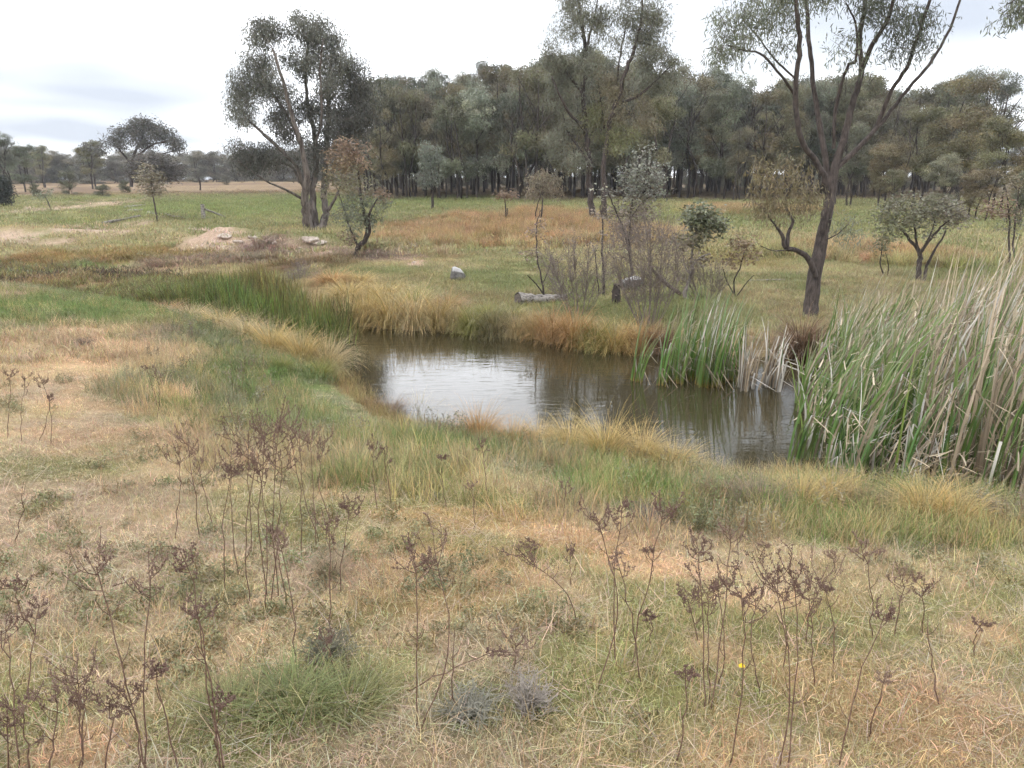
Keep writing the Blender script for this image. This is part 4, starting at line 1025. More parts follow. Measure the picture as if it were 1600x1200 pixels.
for where, L_ in tcount.items():
    L_.sort(key=lambda q: q[0])
    for k, q in enumerate(L_):
        q[1]['label'] = f'{q[2]} sedge tussock, {ORD[k]} from left of the {where}'
# lush green tuft and grey dead bushes in the foreground
def tuft_thing(name, label, px, py, wpx, hpx, me, colr):
    B_ = hit(px, py); k_ = np.linalg.norm(B_ - CAM) / FPX
    t = thing(name, label, 'grass tuft', tuple(B_), None, random.uniform(0, 6))
    t.scale = (wpx * k_ / 1.25, wpx * k_ / 1.25, hpx * k_ / .72)
    o_ = obj('blades', me, t); o_.color = (*colr, 1); o_['kind'] = 'stuff'
TL = [tussock_mesh(440 + k, 420, (.45, 1.0), .010, (.0, .7), (.3, 1.6), .34) for k in range(3)]
for px, py, wpx, hpx, colr, lab in [(455, 1105, 170, 46, (.19, .215, .09), 'large lush green grass tuft in the foreground'), (545, 1100, 160, 42, (.22, .22, .10), 'green grass tuft beside the fallen brown stem'), (360, 1110, 130, 36, (.22, .215, .10), 'smaller green grass tuft left of the lush tuft'),
                                    (515, 905, 60, 46, (.34, .27, .2), 'pale bleached grass wisp below the tall weed cluster')]:
    tuft_thing('grass_tuft', lab, px, py, wpx, hpx, TL[len(lab) % 3], colr)

def dead_bush(name, label, px, py, rpx, hpx, seed, colr):
    r_ = np.random.default_rng(seed); B_ = hit(px, py); k_ = np.linalg.norm(B_ - CAM) / FPX
    m_ = Bag()
    mt = solid_mat('dead_bush_' + str(seed), tuple(np.array(colr) * .7), tuple(np.array(colr) * 1.25), (20, 20, 20), 5, .9, .2)
    for q in range(90):
        a = r_.uniform(0, 6.28); e = r_.uniform(.3, 1)
        end = np.array([math.cos(a) * rpx * k_ * e * r_.uniform(.5, 1), math.sin(a) * rpx * k_ * e * .8, hpx * k_ * r_.uniform(.25, 1.0) * (1.1 - .6 * e)])
        mid = end * .5 + r_.normal(0, .012, 3)
        P = spline(np.array([[0, 0, -.02], mid, end]), 5)
        tube(m_, P, np.linspace(.0028, .0012, 5), 3, cap=False)
        for _ in range(4):
            s = P[r_.integers(1, 5)]; d = r_.normal(0, 1, 3); d[2] = abs(d[2]); d /= np.linalg.norm(d)
            tube(m_, np.array([s, s + d * r_.uniform(.02, .06)]), [.0015, .0008], 3, cap=False)
    o_ = obj(name, m_.mesh(name, mt), None, tuple(B_))
    return tag(o_, label, 'dead bush')
dead_bush('dead_bush', 'grey dead twiggy bush in the foreground, right of the paired tall stems', 825, 1110, 55, 70, 501, (.37, .33, .29))
dead_bush('dead_bush', 'flat grey dead mat left of the twiggy grey bush', 735, 1120, 75, 32, 502, (.30, .29, .24))
dead_bush('dead_bush', 'dark grey matted bush behind the lush green tuft', 515, 1030, 60, 40, 503, (.2, .19, .14))
dead_bush('dead_bush', 'grey tangled bush among the bank grass before the pond corner', 1010, 812, 60, 30, 504, (.24, .2, .18))
dead_bush('dead_bush', 'pale dry tangle beside the straw path at left', 130, 540, 25, 12, 505, (.22, .18, .15))

# ------------------------------------------------------------------ cattails
def cattail_mesh(seed, n_, green, Hh=1.0, wnd=.34, pond=False):
    r_ = np.random.default_rng(seed)
    base = r_.normal(0, .035, (n_, 3)); base[:, 2] = -.25
    az = r_.normal(0.0, 1.0, n_)                  # leaning with the wind towards +x
    ln = Hh * r_.uniform(.72, 1.25, n_) + .25
    lean = np.abs(r_.normal(.07, .06, n_)); curve = r_.uniform(.1, 1.3, n_) * (.6 if pond else 1)
    V, F = strips(base, az, lean, ln, r_.uniform(.016, .031, n_), curve, 7, tw=r_.uniform(-1.6, 1.6, n_), cexp=2.6, taper=3.0, r_=r_, wind=(wnd, 0, -.2 * wnd))
    V = V.reshape(n_, 8, 2, 3)
    T = np.zeros((n_, 8, 2, 3))
    for k in range(n_):
        gr = np.array((.11, .185, .048)) * r_.uniform(.65, 1.4) * np.array([r_.uniform(.85, 1.3), 1, r_.uniform(.8, 1.3)])
        dd = np.array((.45, .36, .26)) * r_.uniform(.5, 1.25) if r_.random() < .75 else np.array((.66, .62, .56)) * r_.uniform(.75, 1.1)
        tipk = r_.uniform(0, .9); bk = r_.uniform(.5, 1.0)
        isg = r_.random() < green
        for j in range(8):
            if isg:
                T[k, j] = gr if j < 6 or r_.random() > .35 else dd
                T[k, j] = T[k, j] * (1 - tipk * max(0, j - 4) / 3) + dd * tipk * max(0, j - 4) / 3
                if j < (2 if pond else 1): T[k, j] = (.33, .17, .06) if pond else (.25, .17, .08)
            else:
                T[k, j] = dd * (bk + (1 - bk) * j / 7) * (.85 + .3 * r_.random())
        if r_.random() < (.26 if isg else .55):    # folded blade: the tip drops over
            j0 = r_.integers(3, 6)
            piv = V[k, j0].mean(0)
            d = np.array([r_.normal(.5, .6), r_.normal(0, .5), -r_.uniform(.1, .9)]); d /= np.linalg.norm(d)
            step = np.linalg.norm(V[k, j0].mean(0) - V[k, j0 - 1].mean(0))
            for j in range(j0 + 1, 8):
                half = (V[k, j, 1] - V[k, j, 0]) / 2
                c_ = piv + d * step * (j - j0) * .75
                V[k, j, 0] = c_ - half; V[k, j, 1] = c_ + half
                T[k, j] = dd
            T[k, j0] = dd
    # snapped pale leaf pieces caught among the blades
    m_ = 1 if pond else 2
    b2 = np.stack([r_.uniform(-.1, .35, m_), r_.normal(0, .15, m_), Hh * r_.uniform(.15, .8, m_)], -1)
    V2, F2 = strips(b2, r_.normal(0, 1.2, m_), r_.uniform(.2, 2.4, m_), r_.uniform(.12, .36, m_), r_.uniform(.013, .024, m_), r_.uniform(-.5, .5, m_), 7, taper=8.0, r_=r_)
    T2 = np.repeat(np.array((.62, .52, .38)) * r_.uniform(.6, 1.15, (m_, 1)), 16, axis=0)
    return mesh('cattail_leaves', np.vstack([V.reshape(-1, 3), V2]), np.vstack([F, F2 + n_ * 16]), M_BLADE, np.vstack([T.reshape(-1, 3), T2]))

CPD_ = [cattail_mesh(680 + k, 8, .06, 1.0, .05, True) for k in range(4)]
CP_ = [cattail_mesh(660 + k, 8, .95, 1.0, .16, True) for k in range(6)]
CG_ = [cattail_mesh(600 + k, 9, .88) for k in range(7)]
CM_ = [cattail_mesh(620 + k, 8, .62) for k in range(6)]
CD_ = [cattail_mesh(640 + k, 8, .06) for k in range(7)]

def cattail(x, y, h, me, label, group):
    o_ = obj('cattail', me, None, (x, y, max(-.02, H1(x, y) if not -9 < x < 30 else 0)))
    o_.scale = (random.uniform(.85, 1.15),) * 2 + (h,)
    o_.rotation_euler = (0, 0, random.uniform(-.7, .7))
    return tag(o_, label, 'cattail', group)

cr_ = random.Random(17)
spots = []
tries = 0
while len(spots) < 560 and tries < 20000:
    tries += 1
    x = cr_.uniform(2.6, 11.5); y = cr_.uniform(5.6, 14.5)
    px = 800 + FPX * x / (y * math.cos(PITCH) + 2.9 * math.sin(PITCH))
    yn = float(icurve(NEARP, x)); yf = float(icurve(FARP, x))
    if y < yn - .15 or y > yf + .2: continue
    lo = 1236 + max(0, (y - 9)) * 8
    if px < lo or px > 1850: continue
    if px < 1290 and cr_.random() < .35: continue
    spots.append((y, x, px))
spots.sort()
near_sp = [s_ for s_ in spots if s_[2] < 1660][:270]
rest = [s_ for s_ in spots if s_ not in near_sp]
def cat_h(px, y):
    return float(np.interp(px, [1230, 1300, 1400, 1500, 1600, 1800], [1.05, 1.3, 1.65, 1.95, 2.1, 2.2])) * cr_.uniform(.8, 1.12)
for y, x, px in near_sp:
    pd = np.interp(px, [1230, 1350, 1500, 1600], [.03, .08, .45, .68])
    u = cr_.random()
    if u < pd: cattail(x, y, cat_h(px, y), cr_.choice(CD_), 'bleached dead cattail in the dense reed stand at the right', 'dead cattails of the right-hand stand')
    elif u < pd + .3: cattail(x, y, cat_h(px, y), cr_.choice(CM_), 'half-dead cattail with pale folded leaves in the dense right reed stand', 'half-dead cattails of the right-hand stand')
    else: cattail(x, y, cat_h(px, y), cr_.choice(CG_), 'green cattail leaning with the wind in the dense right reed stand', 'green cattails of the right-hand stand')
for k in range(34):
    px = cr_.uniform(1290, 1620); yb_ = float(np.interp(px, [1250, 1400, 1600], [738, 765, 792]))
    p_ = atZ(px, yb_ - cr_.uniform(2, 40), 0)
    cattail(p_[0], p_[1], cr_.uniform(.3, .75), cr_.choice(CD_), 'short broken straw-coloured cattail at the foot of the right stand', 'broken cattails at the foot of the stand')
# small stand out in the water
for k in range(52):
    px = cr_.gauss(1095, 34) if k < 40 else cr_.uniform(1040, 1180)
    px = min(max(px, 1032), 1185); py = cr_.uniform(572, 606)
    p_ = atZ(px, py, 0)
    cattail(p_[0], p_[1], cr_.uniform(.95, 1.35), cr_.choice(CP_), 'green cattail in the small stand out in the pond', 'green cattails out in the pond')
for px, py, h, n_, lab in [(992, 596, .95, 2, 'lone green cattail shoot left of the pond stand'), ]:
    for q in range(n_):
        p_ = atZ(px + 6 * q, py, 0); cattail(p_[0], p_[1], h - .15 * q, CP_[q], lab + (' with taller leaves' if q == 0 else ' with shorter leaves'), None)
for cx, lab in [(1165, 'dead straw cattail in the clump right of the pond stand'), (1206, 'dead straw cattail in the bundle nearest the big reed stand')]:
    for q in range(8):
        p_ = atZ(cx + cr_.gauss(0, 7), 606 + cr_.gauss(0, 3), 0)
        cattail(p_[0], p_[1], cr_.uniform(.7, 1.0), cr_.choice(CPD_), lab, lab.replace('cattail', 'cattails'))

# ------------------------------------------------------------------ scattered ground cover (stuff)
def scatter(name, label, P, yaw, scl, colr, variants, tilt=None):
    P = np.asarray(P, np.float32); n_ = len(P)
    me = bpy.data.meshes.new(name)
    me.vertices.add(n_); me.vertices.foreach_set('co', P.ravel())
    rot = np.zeros((n_, 3), np.float32); rot[:, 2] = yaw
    if tilt is not None:
        rot[:, :2] = tilt
    at = me.attributes.new('rot', 'FLOAT_VECTOR', 'POINT'); at.data.foreach_set('vector', rot.ravel())
    at = me.attributes.new('scl', 'FLOAT_VECTOR', 'POINT'); at.data.foreach_set('vector', np.asarray(scl, np.float32).reshape(n_, 3).ravel())
    at = me.attributes.new('idx', 'INT', 'POINT'); at.data.foreach_set('value', rng.integers(0, len(variants), n_).astype(np.int32))
    cc = np.ones((n_, 4), np.float32); cc[:, :3] = colr
    at = me.attributes.new('col', 'FLOAT_COLOR', 'POINT'); at.data.foreach_set('color', cc.ravel())
    o_ = obj(name, me)
    ng = bpy.data.node_groups.new(name + '_scatter', 'GeometryNodeTree')
    ng.interface.new_socket('Geometry', in_out='INPUT', socket_type='NodeSocketGeometry')
    ng.interface.new_socket('Geometry', in_out='OUTPUT', socket_type='NodeSocketGeometry')
    nn = ng.nodes.new; ll = ng.links.new
    gi = nn('NodeGroupInput'); go = nn('NodeGroupOutput')
    iop = nn('GeometryNodeInstanceOnPoints')
    jn = nn('GeometryNodeJoinGeometry')
    for v in variants[::-1]:
        oi = nn('GeometryNodeObjectInfo'); oi.inputs['Object'].default_value = v; oi.inputs['As Instance'].default_value = False
        gi2 = nn('GeometryNodeGeometryToInstance')
        ll(oi.outputs['Geometry'], gi2.inputs[0]); ll(gi2.outputs[0], jn.inputs[0])
    def attr(nm, ty):
        a = nn('GeometryNodeInputNamedAttribute'); a.data_type = ty; a.inputs['Name'].default_value = nm
        return a.outputs['Attribute']
    er = nn('FunctionNodeEulerToRotation'); ll(attr('rot', 'FLOAT_VECTOR'), er.inputs[0])
    ll(gi.outputs[0], iop.inputs['Points']); ll(jn.outputs[0], iop.inputs['Instance'])
    iop.inputs['Pick Instance'].default_value = True
    ll(attr('idx', 'INT'), iop.inputs['Instance Index'])
    ll(er.outputs[0], iop.inputs['Rotation']); ll(attr('scl', 'FLOAT_VECTOR'), iop.inputs['Scale'])
    ll(iop.outputs[0], go.inputs[0])
    md = o_.modifiers.new('scatter', 'NODES'); md.node_group = ng
    return tag(o_, label, None, None, 'stuff')

def source(name, me):
    return bpy.data.objects.new(name, me)          # not linked: only a shape for the scatter

def tuft(seed, n_, R_, Lr, w_, lean, curve, segs=3, var=.35, hue=.12):
    r_ = np.random.default_rng(seed)
    rr = R_ * np.sqrt(r_.random(n_)); aa = r_.uniform(0, 6.28, n_)
    base = np.stack([rr * np.cos(aa), rr * np.sin(aa), 0 * rr - .01], -1)
    V, F = strips(base, r_.uniform(0, 6.28, n_), r_.uniform(*lean, n_), r_.uniform(*Lr, n_), w_ * r_.uniform(.6, 1.4, n_), r_.uniform(*curve, n_), segs, r_=r_)
    return source('grass_shape', mesh('grass_shape', V, F, M_GRASS, blade_tint(n_, segs, (1, 1, 1), var, r_, hue)))

def herb(seed, n_, R_, Hr, leaf, dens):
    r_ = np.random.default_rng(seed); b_ = Bag()
    for q in range(n_):
        a = r_.uniform(0, 6.28); p0 = np.array([math.cos(a) * R_ * r_.random(), math.sin(a) * R_ * r_.random(), -.01]); h = r_.uniform(*Hr)
        p1 = p0 + np.array([r_.normal(0, .25) * h, r_.normal(0, .25) * h, h])
        tube(b_, np.array([p0, (p0 + p1) / 2 + r_.normal(0, .02, 3), p1]), [.003, .0025, .0012], 3, cap=False)
        b_.T[-1] = np.broadcast_to(np.array([1.1, .85, .7]), b_.V[-1].shape)
        m_ = int(dens * h)
        c = p0 + (p1 - p0) * r_.uniform(.15, 1.02, (m_, 1)) + r_.normal(0, .012, (m_, 3))
        V, F = leaf_quads(c, leaf[0], leaf[1], -.5, r_)
        b_.add(V, F); b_.T[-1] = np.repeat(r_.uniform(.6, 1.35, (m_, 1)) * np.ones(3), 4, axis=0)
    return source('herb_shape', b_.mesh('herb_shape', M_GRASS, None, False))

S_SHORT = [tuft(700 + k, 44, .10, (.018, .052), .0028, (.2, 1.25), (.2, 1.6)) for k in range(5)]
S_FINE = [tuft(710 + k, 12, .07, (.08, .19), .0022, (0, .5), (.2, 1.1), 4) for k in range(4)]
S_GREEN = [tuft(720 + k, 40, .12, (.08, .22), .0036, (0, .5), (.2, 1.2), 4) for k in range(4)]
S_LITTER = [tuft(730 + k, 12, .10, (.08, .2), .0022, (1.1, 1.6), (-.3, .3), 2) for k in range(3)]
S_MID = [tuft(740 + k, 120, .32, (.05, .14), .0075, (0, .9), (.2, 1.4)) for k in range(4)]
S_FAR = [tuft(750 + k, 130, 1.1, (.07, .2), .024, (0, .9), (.2, 1.2)) for k in range(4)]
S_SEDGE = [tuft(760 + k, 150, .30, (.3, .62), .013, (0, .8), (.2, 1.3), 4) for k in range(4)]
S_RUSH = [tuft(770 + k, 62, .24, (.4, 1.05), .017, (0, .24), (.0, .5), 4, var=.6, hue=.2) for k in range(4)]
S_HERB = [herb(780 + k, 9, .13, (.12, .30), (.034, .008), 80) for k in range(5)]
S_HERB2 = [herb(790 + k, 7, .09, (.03, .08), (.018, .007), 260) for k in range(3)]

def wedge(n_, r0, r1, power, a=46):
    """random ground points in a wedge ahead of the viewer; power 2 = even per area, 1 = denser near"""
    u = rng.random(n_); r = (r0 ** power + u * (r1 ** power - r0 ** power)) ** (1 / power)
    t = np.radians(rng.uniform(-a, a, n_))
    return r * np.sin(t), r * np.cos(t)

def put(name, label, x, y, colr, variants, s=(.8, 1.25), sz=None, sink=0.0, tilt=.12):
    n_ = len(x)
    P = np.stack([x, y, height(x, y) - sink], -1)
    sc_ = rng.uniform(*s, n_)
    S = np.stack([sc_, sc_, sc_ * (1 if sz is None else sz)], -1)
    return scatter(name, label, P, rng.uniform(0, 6.28, n_), S, colr, variants, rng.normal(0, tilt, (n_, 2)))

def vary(c, a=.22, h=.08):
    n_ = len(c)
    return np.clip(c * (1 + (rng.random((n_, 1)) - .5) * 2 * a) * (1 + (rng.random((n_, 3)) - .5) * 2 * h), 0, 1)

def bare(x, y):
    c = ground_colour(x, y)
    return smooth(.98, 1.2, c.sum(1))      # orange soil carries little grass

GAIN = 1.45
# near paddock
x, y = wedge(34000, 1.1, 12, 1.25)
isn, isf = side(x, y); dn = pdist(x, y, NEARP)
keep = isn & (dn > .25) & (rng.random(len(x)) > .9 * bare(x, y)); x, y = x[keep], y[keep]
c = ground_colour(x, y)
mixr = rng.random(len(x)) < .25
c[mixr] = c[mixr] * .4 + STRAW * .75
mixg = rng.random(len(x)) < .18
c[mixg] = c[mixg] * .5 + OLIVE * .5
pt_h = .6 + .9 * fbm(x + 9, y, .8, 2)
put('short_grass', 'short dry and green grass covering the near paddock', x, y, vary(c * GAIN), S_SHORT, sz=pt_h)
x, y = wedge(3200, 1.1, 12, 1.3)
isn, _ = side(x, y); dn = pdist(x, y, NEARP)
keep = isn & (dn > .6) & (rng.random(len(x)) < smooth(.42, .62, fbm(x, y, 1.3, 3))) & (bare(x, y) < .5); x, y = x[keep], y[keep]
c = ground_colour(x, y) * .35 + np.array((.45, .34, .21)) * .65
put('seeding_grass', 'taller wispy dry grass in loose patches', x, y, vary(c * 1.15), S_FINE)
x, y = wedge(2600, 1.1, 10, 1.3)
isn, _ = side(x, y); dn = pdist(x, y, NEARP)
keep = isn & (dn > .8); x, y = x[keep], y[keep]
put('dry_litter', 'fallen straw and broken stalks lying on the ground', x, y, vary(np.tile(np.array((.48, .39, .28)), (len(x), 1)), .35), S_LITTER, sink=-.02, tilt=.05)
x, y = wedge(2600, 1.1, 10, 1.3)
isn, _ = side(x, y); dn = pdist(x, y, NEARP)
keep = isn & (dn > 1.2) & (rng.random(len(x)) < smooth(.5, .68, fbm(x + 77, y, .9, 3))); x, y = x[keep], y[keep]
put('low_herbs', 'low grey-green herbs scattered through the paddock', x, y, vary(np.tile(np.array((.27, .265, .15)), (len(x), 1)), .3), S_HERB2)
# green band on the near bank
x, y = wedge(60000, 4, 26, 1.5)
isn, _ = side(x, y); dn = pdist(x, y, NEARP)
band = smooth(3.6, 2.5, dn + (fbm(x, y, 1.2, 3) - .5) * 2.2)
lush = np.zeros(len(x))
for (cx, cy_, sx, sy, col_, k_) in ZONES:
    if col_[1] > col_[0] * 1.25:
        lush = np.maximum(lush, smooth(1.5, .6, ((x - cx) / sx) ** 2 + ((y - cy_) / sy) ** 2))
keep = isn & (dn > .9) & (rng.random(len(x)) < np.maximum(band * .42, lush * .45) * (.35 + .65 * smooth(.8, 1.8, dn)) * (1 - .6 * smooth(-4.5, -6.5, x) * smooth(1.6, 2.4, dn))); xb, yb = x[keep], y[keep]
c = ground_colour(xb, yb)
dry = rng.random(len(xb)) < .42 * smooth(.3, .6, fbm(xb + 21, yb, .8, 3)) + .12 + .35 * smooth(1.5, .6, pdist(xb, yb, NEARP))
c[dry] = c[dry] * .3 + np.array((.36, .27, .14)) * .8
put('bank_grass', 'green grass along the top of the near bank', xb, yb, vary(c * 1.25), S_GREEN, s=(.8, 1.3), sz=smooth(.0, 1.0, pdist(xb, yb, NEARP)) * .6 + .5)
x, y = wedge(15000, 4, 26, 1.5)
isn, _ = side(x, y); dn = pdist(x, y, NEARP)
band = smooth(3.3, 2.4, dn + (fbm(x, y, 1.0, 3) - .5) * 2.0) * smooth(.9, 1.7, dn + smooth(-3.2, -4.2, x) * .5) * smooth(.35, .6, fbm(x - 7, y, .9, 3))
keep = isn & (rng.random(len(x)) < band * .42); xb, yb = x[keep], y[keep]
n5 = fbm(xb, yb, 1.1, 3)[:, None]
c = np.array((.18, .205, .105)) * (1 - smooth(.4, .62, n5)) + np.array((.24, .215, .155)) * smooth(.4, .62, n5)
put('bank_herbs', 'grey-green leafy weeds crowding the near bank', xb, yb, vary(c * 1.15, .3), S_HERB, s=(.6, 1.1))
# far paddock
x, y = wedge(18000, 11, 30, 1.6)
isn, isf = side(x, y); df = pdist(x, y, FARP); dn = pdist(x, y, NEARP)
keep = (isf & (df > .3)) | (isn & (dn > .4)); x, y = x[keep], y[keep]
c = ground_colour(x, y); clay = smooth(.30, .40, c[:, 2] / (c[:, 0] + 1e-6) * c.sum(1))
keep = rng.random(len(x)) > .85 * smooth(.85, 1.05, c.sum(1)); x, y, c = x[keep], y[keep], c[keep]
put('far_lawn_grass', 'short grazed grass on the far bank', x, y, vary(c * 1.2), S_MID, s=(.7, 1.3))
x, y = wedge(16000, 28, 110, 1.4)
c = ground_colour(x, y)
keep = rng.random(len(x)) > .85 * smooth(.85, 1.05, c.sum(1)); x, y, c = x[keep], y[keep], c[keep]
put('distant_grass', 'distant pasture grass before the grove', x, y, vary(c * 1.15), S_FAR, s=(.7, 1.3))
# tall sedge: rusty patches on the far side and marsh on the left
TALL = [z_ for z_ in ZONES if z_[1] > 17 and (z_[4][0] > z_[4][1] * 1.32) and z_[4].sum() < .75]
x, y = wedge(42000, 17, 62, 1.5)
tm = np.zeros(len(x))
n5 = fbm(x, y, 1.5, 3)
for (cx, cy_, sx, sy, col_, k_) in TALL:
    tm = np.maximum(tm, smooth(1.5, .4, ((x - cx) / sx + (n5 - .5)) ** 2 + ((y - cy_) / sy) ** 2) * k_)
_, isf = side(x, y)
keep = isf & (rng.random(len(x)) < tm * smooth(.36, .56, n5) * .9); x, y = x[keep], y[keep]
c = ground_colour(x, y)
put('rusty_sedge', 'rust-coloured sedge patches on the far paddock', x, y, vary(c * 1.3, .3, .12), S_SEDGE, s=(.6, 1.2), sz=1 - .5 * smooth(-3, -5, x))
# marsh rushes
x = rng.uniform(-22, -3.3, 7500); y = rng.uniform(12, 34, 7500)
isn, isf = side(x, y); dn = pdist(x, y, NEARP); df = pdist(x, y, FARP)
keep = (~isn) & (~isf) & (dn > .15) & (rng.random(len(x)) < smooth(.36, .56, fbm(x + 3, y, 1.1, 3))); x, y, df = x[keep], y[keep], df[keep]
left = smooth(-7, -13, x)[:, None]; back = smooth(2.0, .3, df)[:, None]
c = np.array((.125, .145, .045)) * (1 - left) + np.array((.22, .19, .085)) * left
c = c * (1 - .7 * back) + np.array((.22, .16, .07)) * .7 * back
put('green_rushes', 'band of upright dark green rushes filling the marsh left of the pond', x, y, vary(c * 1.1, .4, .12), S_RUSH, s=(.6, 1.1), sz=(.45 + .75 * fbm(x, y, 1.4, 3)) * (1 - .6 * smooth(-6.5, -11, x)), sink=.05, tilt=.05)
# the reeds of the big stand that are too many and too hidden to pick apart
if rest:
    P = np.array([(x, y, -.02) for y, x, px in rest]); hs = np.array([cat_h(px, y) for y, x, px in rest])
    sv = [source('cattail_shape', me) for me in (CG_[0], CM_[1], CD_[2], CD_[3], CM_[3])]
    V_ = []
    M_BL2 = foliage_mat('reed_blades_mass', True, .22, .5, .3)
    sv2 = []
    for s_ in sv:
        me2 = s_.data.copy(); me2.materials.clear(); me2.materials.append(M_BL2); sv2.append(source('cattail_shape', me2))
    scatter('cattail_reeds', 'mass of cattail leaves deep inside the right-hand reed stand', P, rng.uniform(-.7, .7, len(P)), np.stack([np.ones(len(P)), np.ones(len(P)), hs], -1), np.ones((len(P), 3)), sv2)
# shoots in the shallows at the near edge
x, y = wedge(9000, 6, 14, 1.5, 30)
isn, isf = side(x, y); dn = pdist(x, y, NEARP)
keep = (dn < .22) & (x > -3) & (x < 3.5); x, y = x[keep], y[keep]
put('shore_grass', 'fine grass at the near waterline', x, y, vary(np.tile(np.array((.30, .23, .11)), (len(x), 1)), .35), S_GREEN, s=(.8, 1.3))
#SECTION_WEEDS
M_SEED2 = solid_mat('tan_seed_head', (.2, .13, .10), (.36, .26, .2), (30, 30, 30), 8, .9, .4)
# ------------------------------------------------------------------ tall dry weeds in the foreground
def weed(base_px, top_px, mid_off, head, seed, label, group, thin=1.0, red=0.0):
    r_ = np.random.default_rng(seed)
    B_ = hit(*base_px)
    Yb = B_[1]
    T_ = atY(top_px[0], top_px[1], Yb + r_.uniform(-.12, .12))
    hgt = np.linalg.norm(T_ - B_); head *= r_.uniform(.75, 1.25)
    t = thing('dry_weed', label, 'dry weed', tuple(B_), group)
    mid_off += r_.normal(0, .035); spire = r_.random() < .35; tanh = r_.random() < .3
    mid = (B_ + T_) / 2 + np.array([mid_off * hgt, r_.normal(0, .02), 0])
    P = spline(np.array([B_ - np.array([0, 0, .03]), mid, T_]), 10)
    P[1:-1] += r_.normal(0, .004, (8, 3))
    b_ = Bag(); rad = np.linspace(.0029, .0014, 10) * thin
    tube(b_, P, rad, 5)
    # two or three stubs on the stem
    for _ in range(r_.integers(1, 4)):
        k = r_.integers(3, 8); d = np.array([r_.choice([-1, 1]) * r_.uniform(.4, .9), r_.normal(0, .4), r_.uniform(.4, 1)]); d /= np.linalg.norm(d)
        tube(b_, np.array([P[k], P[k] + d * .03, P[k] + d * .05 + np.array([0, 0, .02])]), [.0018, .0014, .001], 3, cap=False)
    obj('stem', b_.mesh('stem', M_WEED, B_), t)
    if head > 0:
        h_ = Bag(); s_ = Bag()
        up = (P[-1] - P[-2]) / np.linalg.norm(P[-1] - P[-2])
        nb = int(r_.integers(6, 10))
        for q in range(nb):
            u = r_.uniform(.0, 1.0)
            p0 = P[-1] - up * head * (2.0 if spire else .9) * u * r_.uniform(.3, 1)
            a = q * 2.4 + r_.uniform(-.4, .4)
            outd = np.array([math.cos(a), math.sin(a), 0])
            ln = head * r_.uniform(.45, 1.2) * (.6 + .4 * u if spire else .75 + .25 * u)
            p1 = p0 + outd * ln * .45 + up * ln * .30
            p2 = p0 + outd * ln * .72 + up * ln * .85 + r_.normal(0, .01, 3)
            Q = spline(np.array([p0, p1, p2]), 7)
            tube(h_, Q, np.linspace(.0016, .001, 7) * thin, 3, cap=False)
            # seed clusters along the outer half, with little side fingers
            paths = [Q[3:]]
            for _ in range(r_.integers(1, 4)):
                s0 = Q[r_.integers(2, 6)]; d = up * r_.uniform(.4, 1) + outd * r_.uniform(-.3, .6) + r_.normal(0, .35, 3); d /= np.linalg.norm(d)
                e = s0 + d * head * r_.uniform(.18, .42)
                P2 = spline(np.array([s0, (s0 + e) / 2 + outd * .006, e]), 5); tube(h_, P2, np.linspace(.0012, .0008, 5), 3, cap=False)
                paths.append(P2[1:])
            for pp in paths:
                for c in pp:
                    for _ in range(3):
                        cc = c + r_.normal(0, .0028, 3); rr = r_.uniform(.0013, .0031)
                        ov = np.array([[1, 0, 0], [-1, 0, 0], [0, 1, 0], [0, -1, 0], [0, 0, 1.5], [0, 0, -1.3]]) * rr + cc
                        s_.add(ov, np.array([[0, 2, 4], [2, 1, 4], [1, 3, 4], [3, 0, 4], [2, 0, 5], [1, 2, 5], [3, 1, 5], [0, 3, 5]]))
        hd = obj('seed_head', h_.mesh('seed_head', M_WEED, B_), t)
        sd = obj('seeds', s_.mesh('seeds', M_SEED2 if tanh else M_SEED, B_, False), hd); sd['kind'] = 'stuff'
    return t

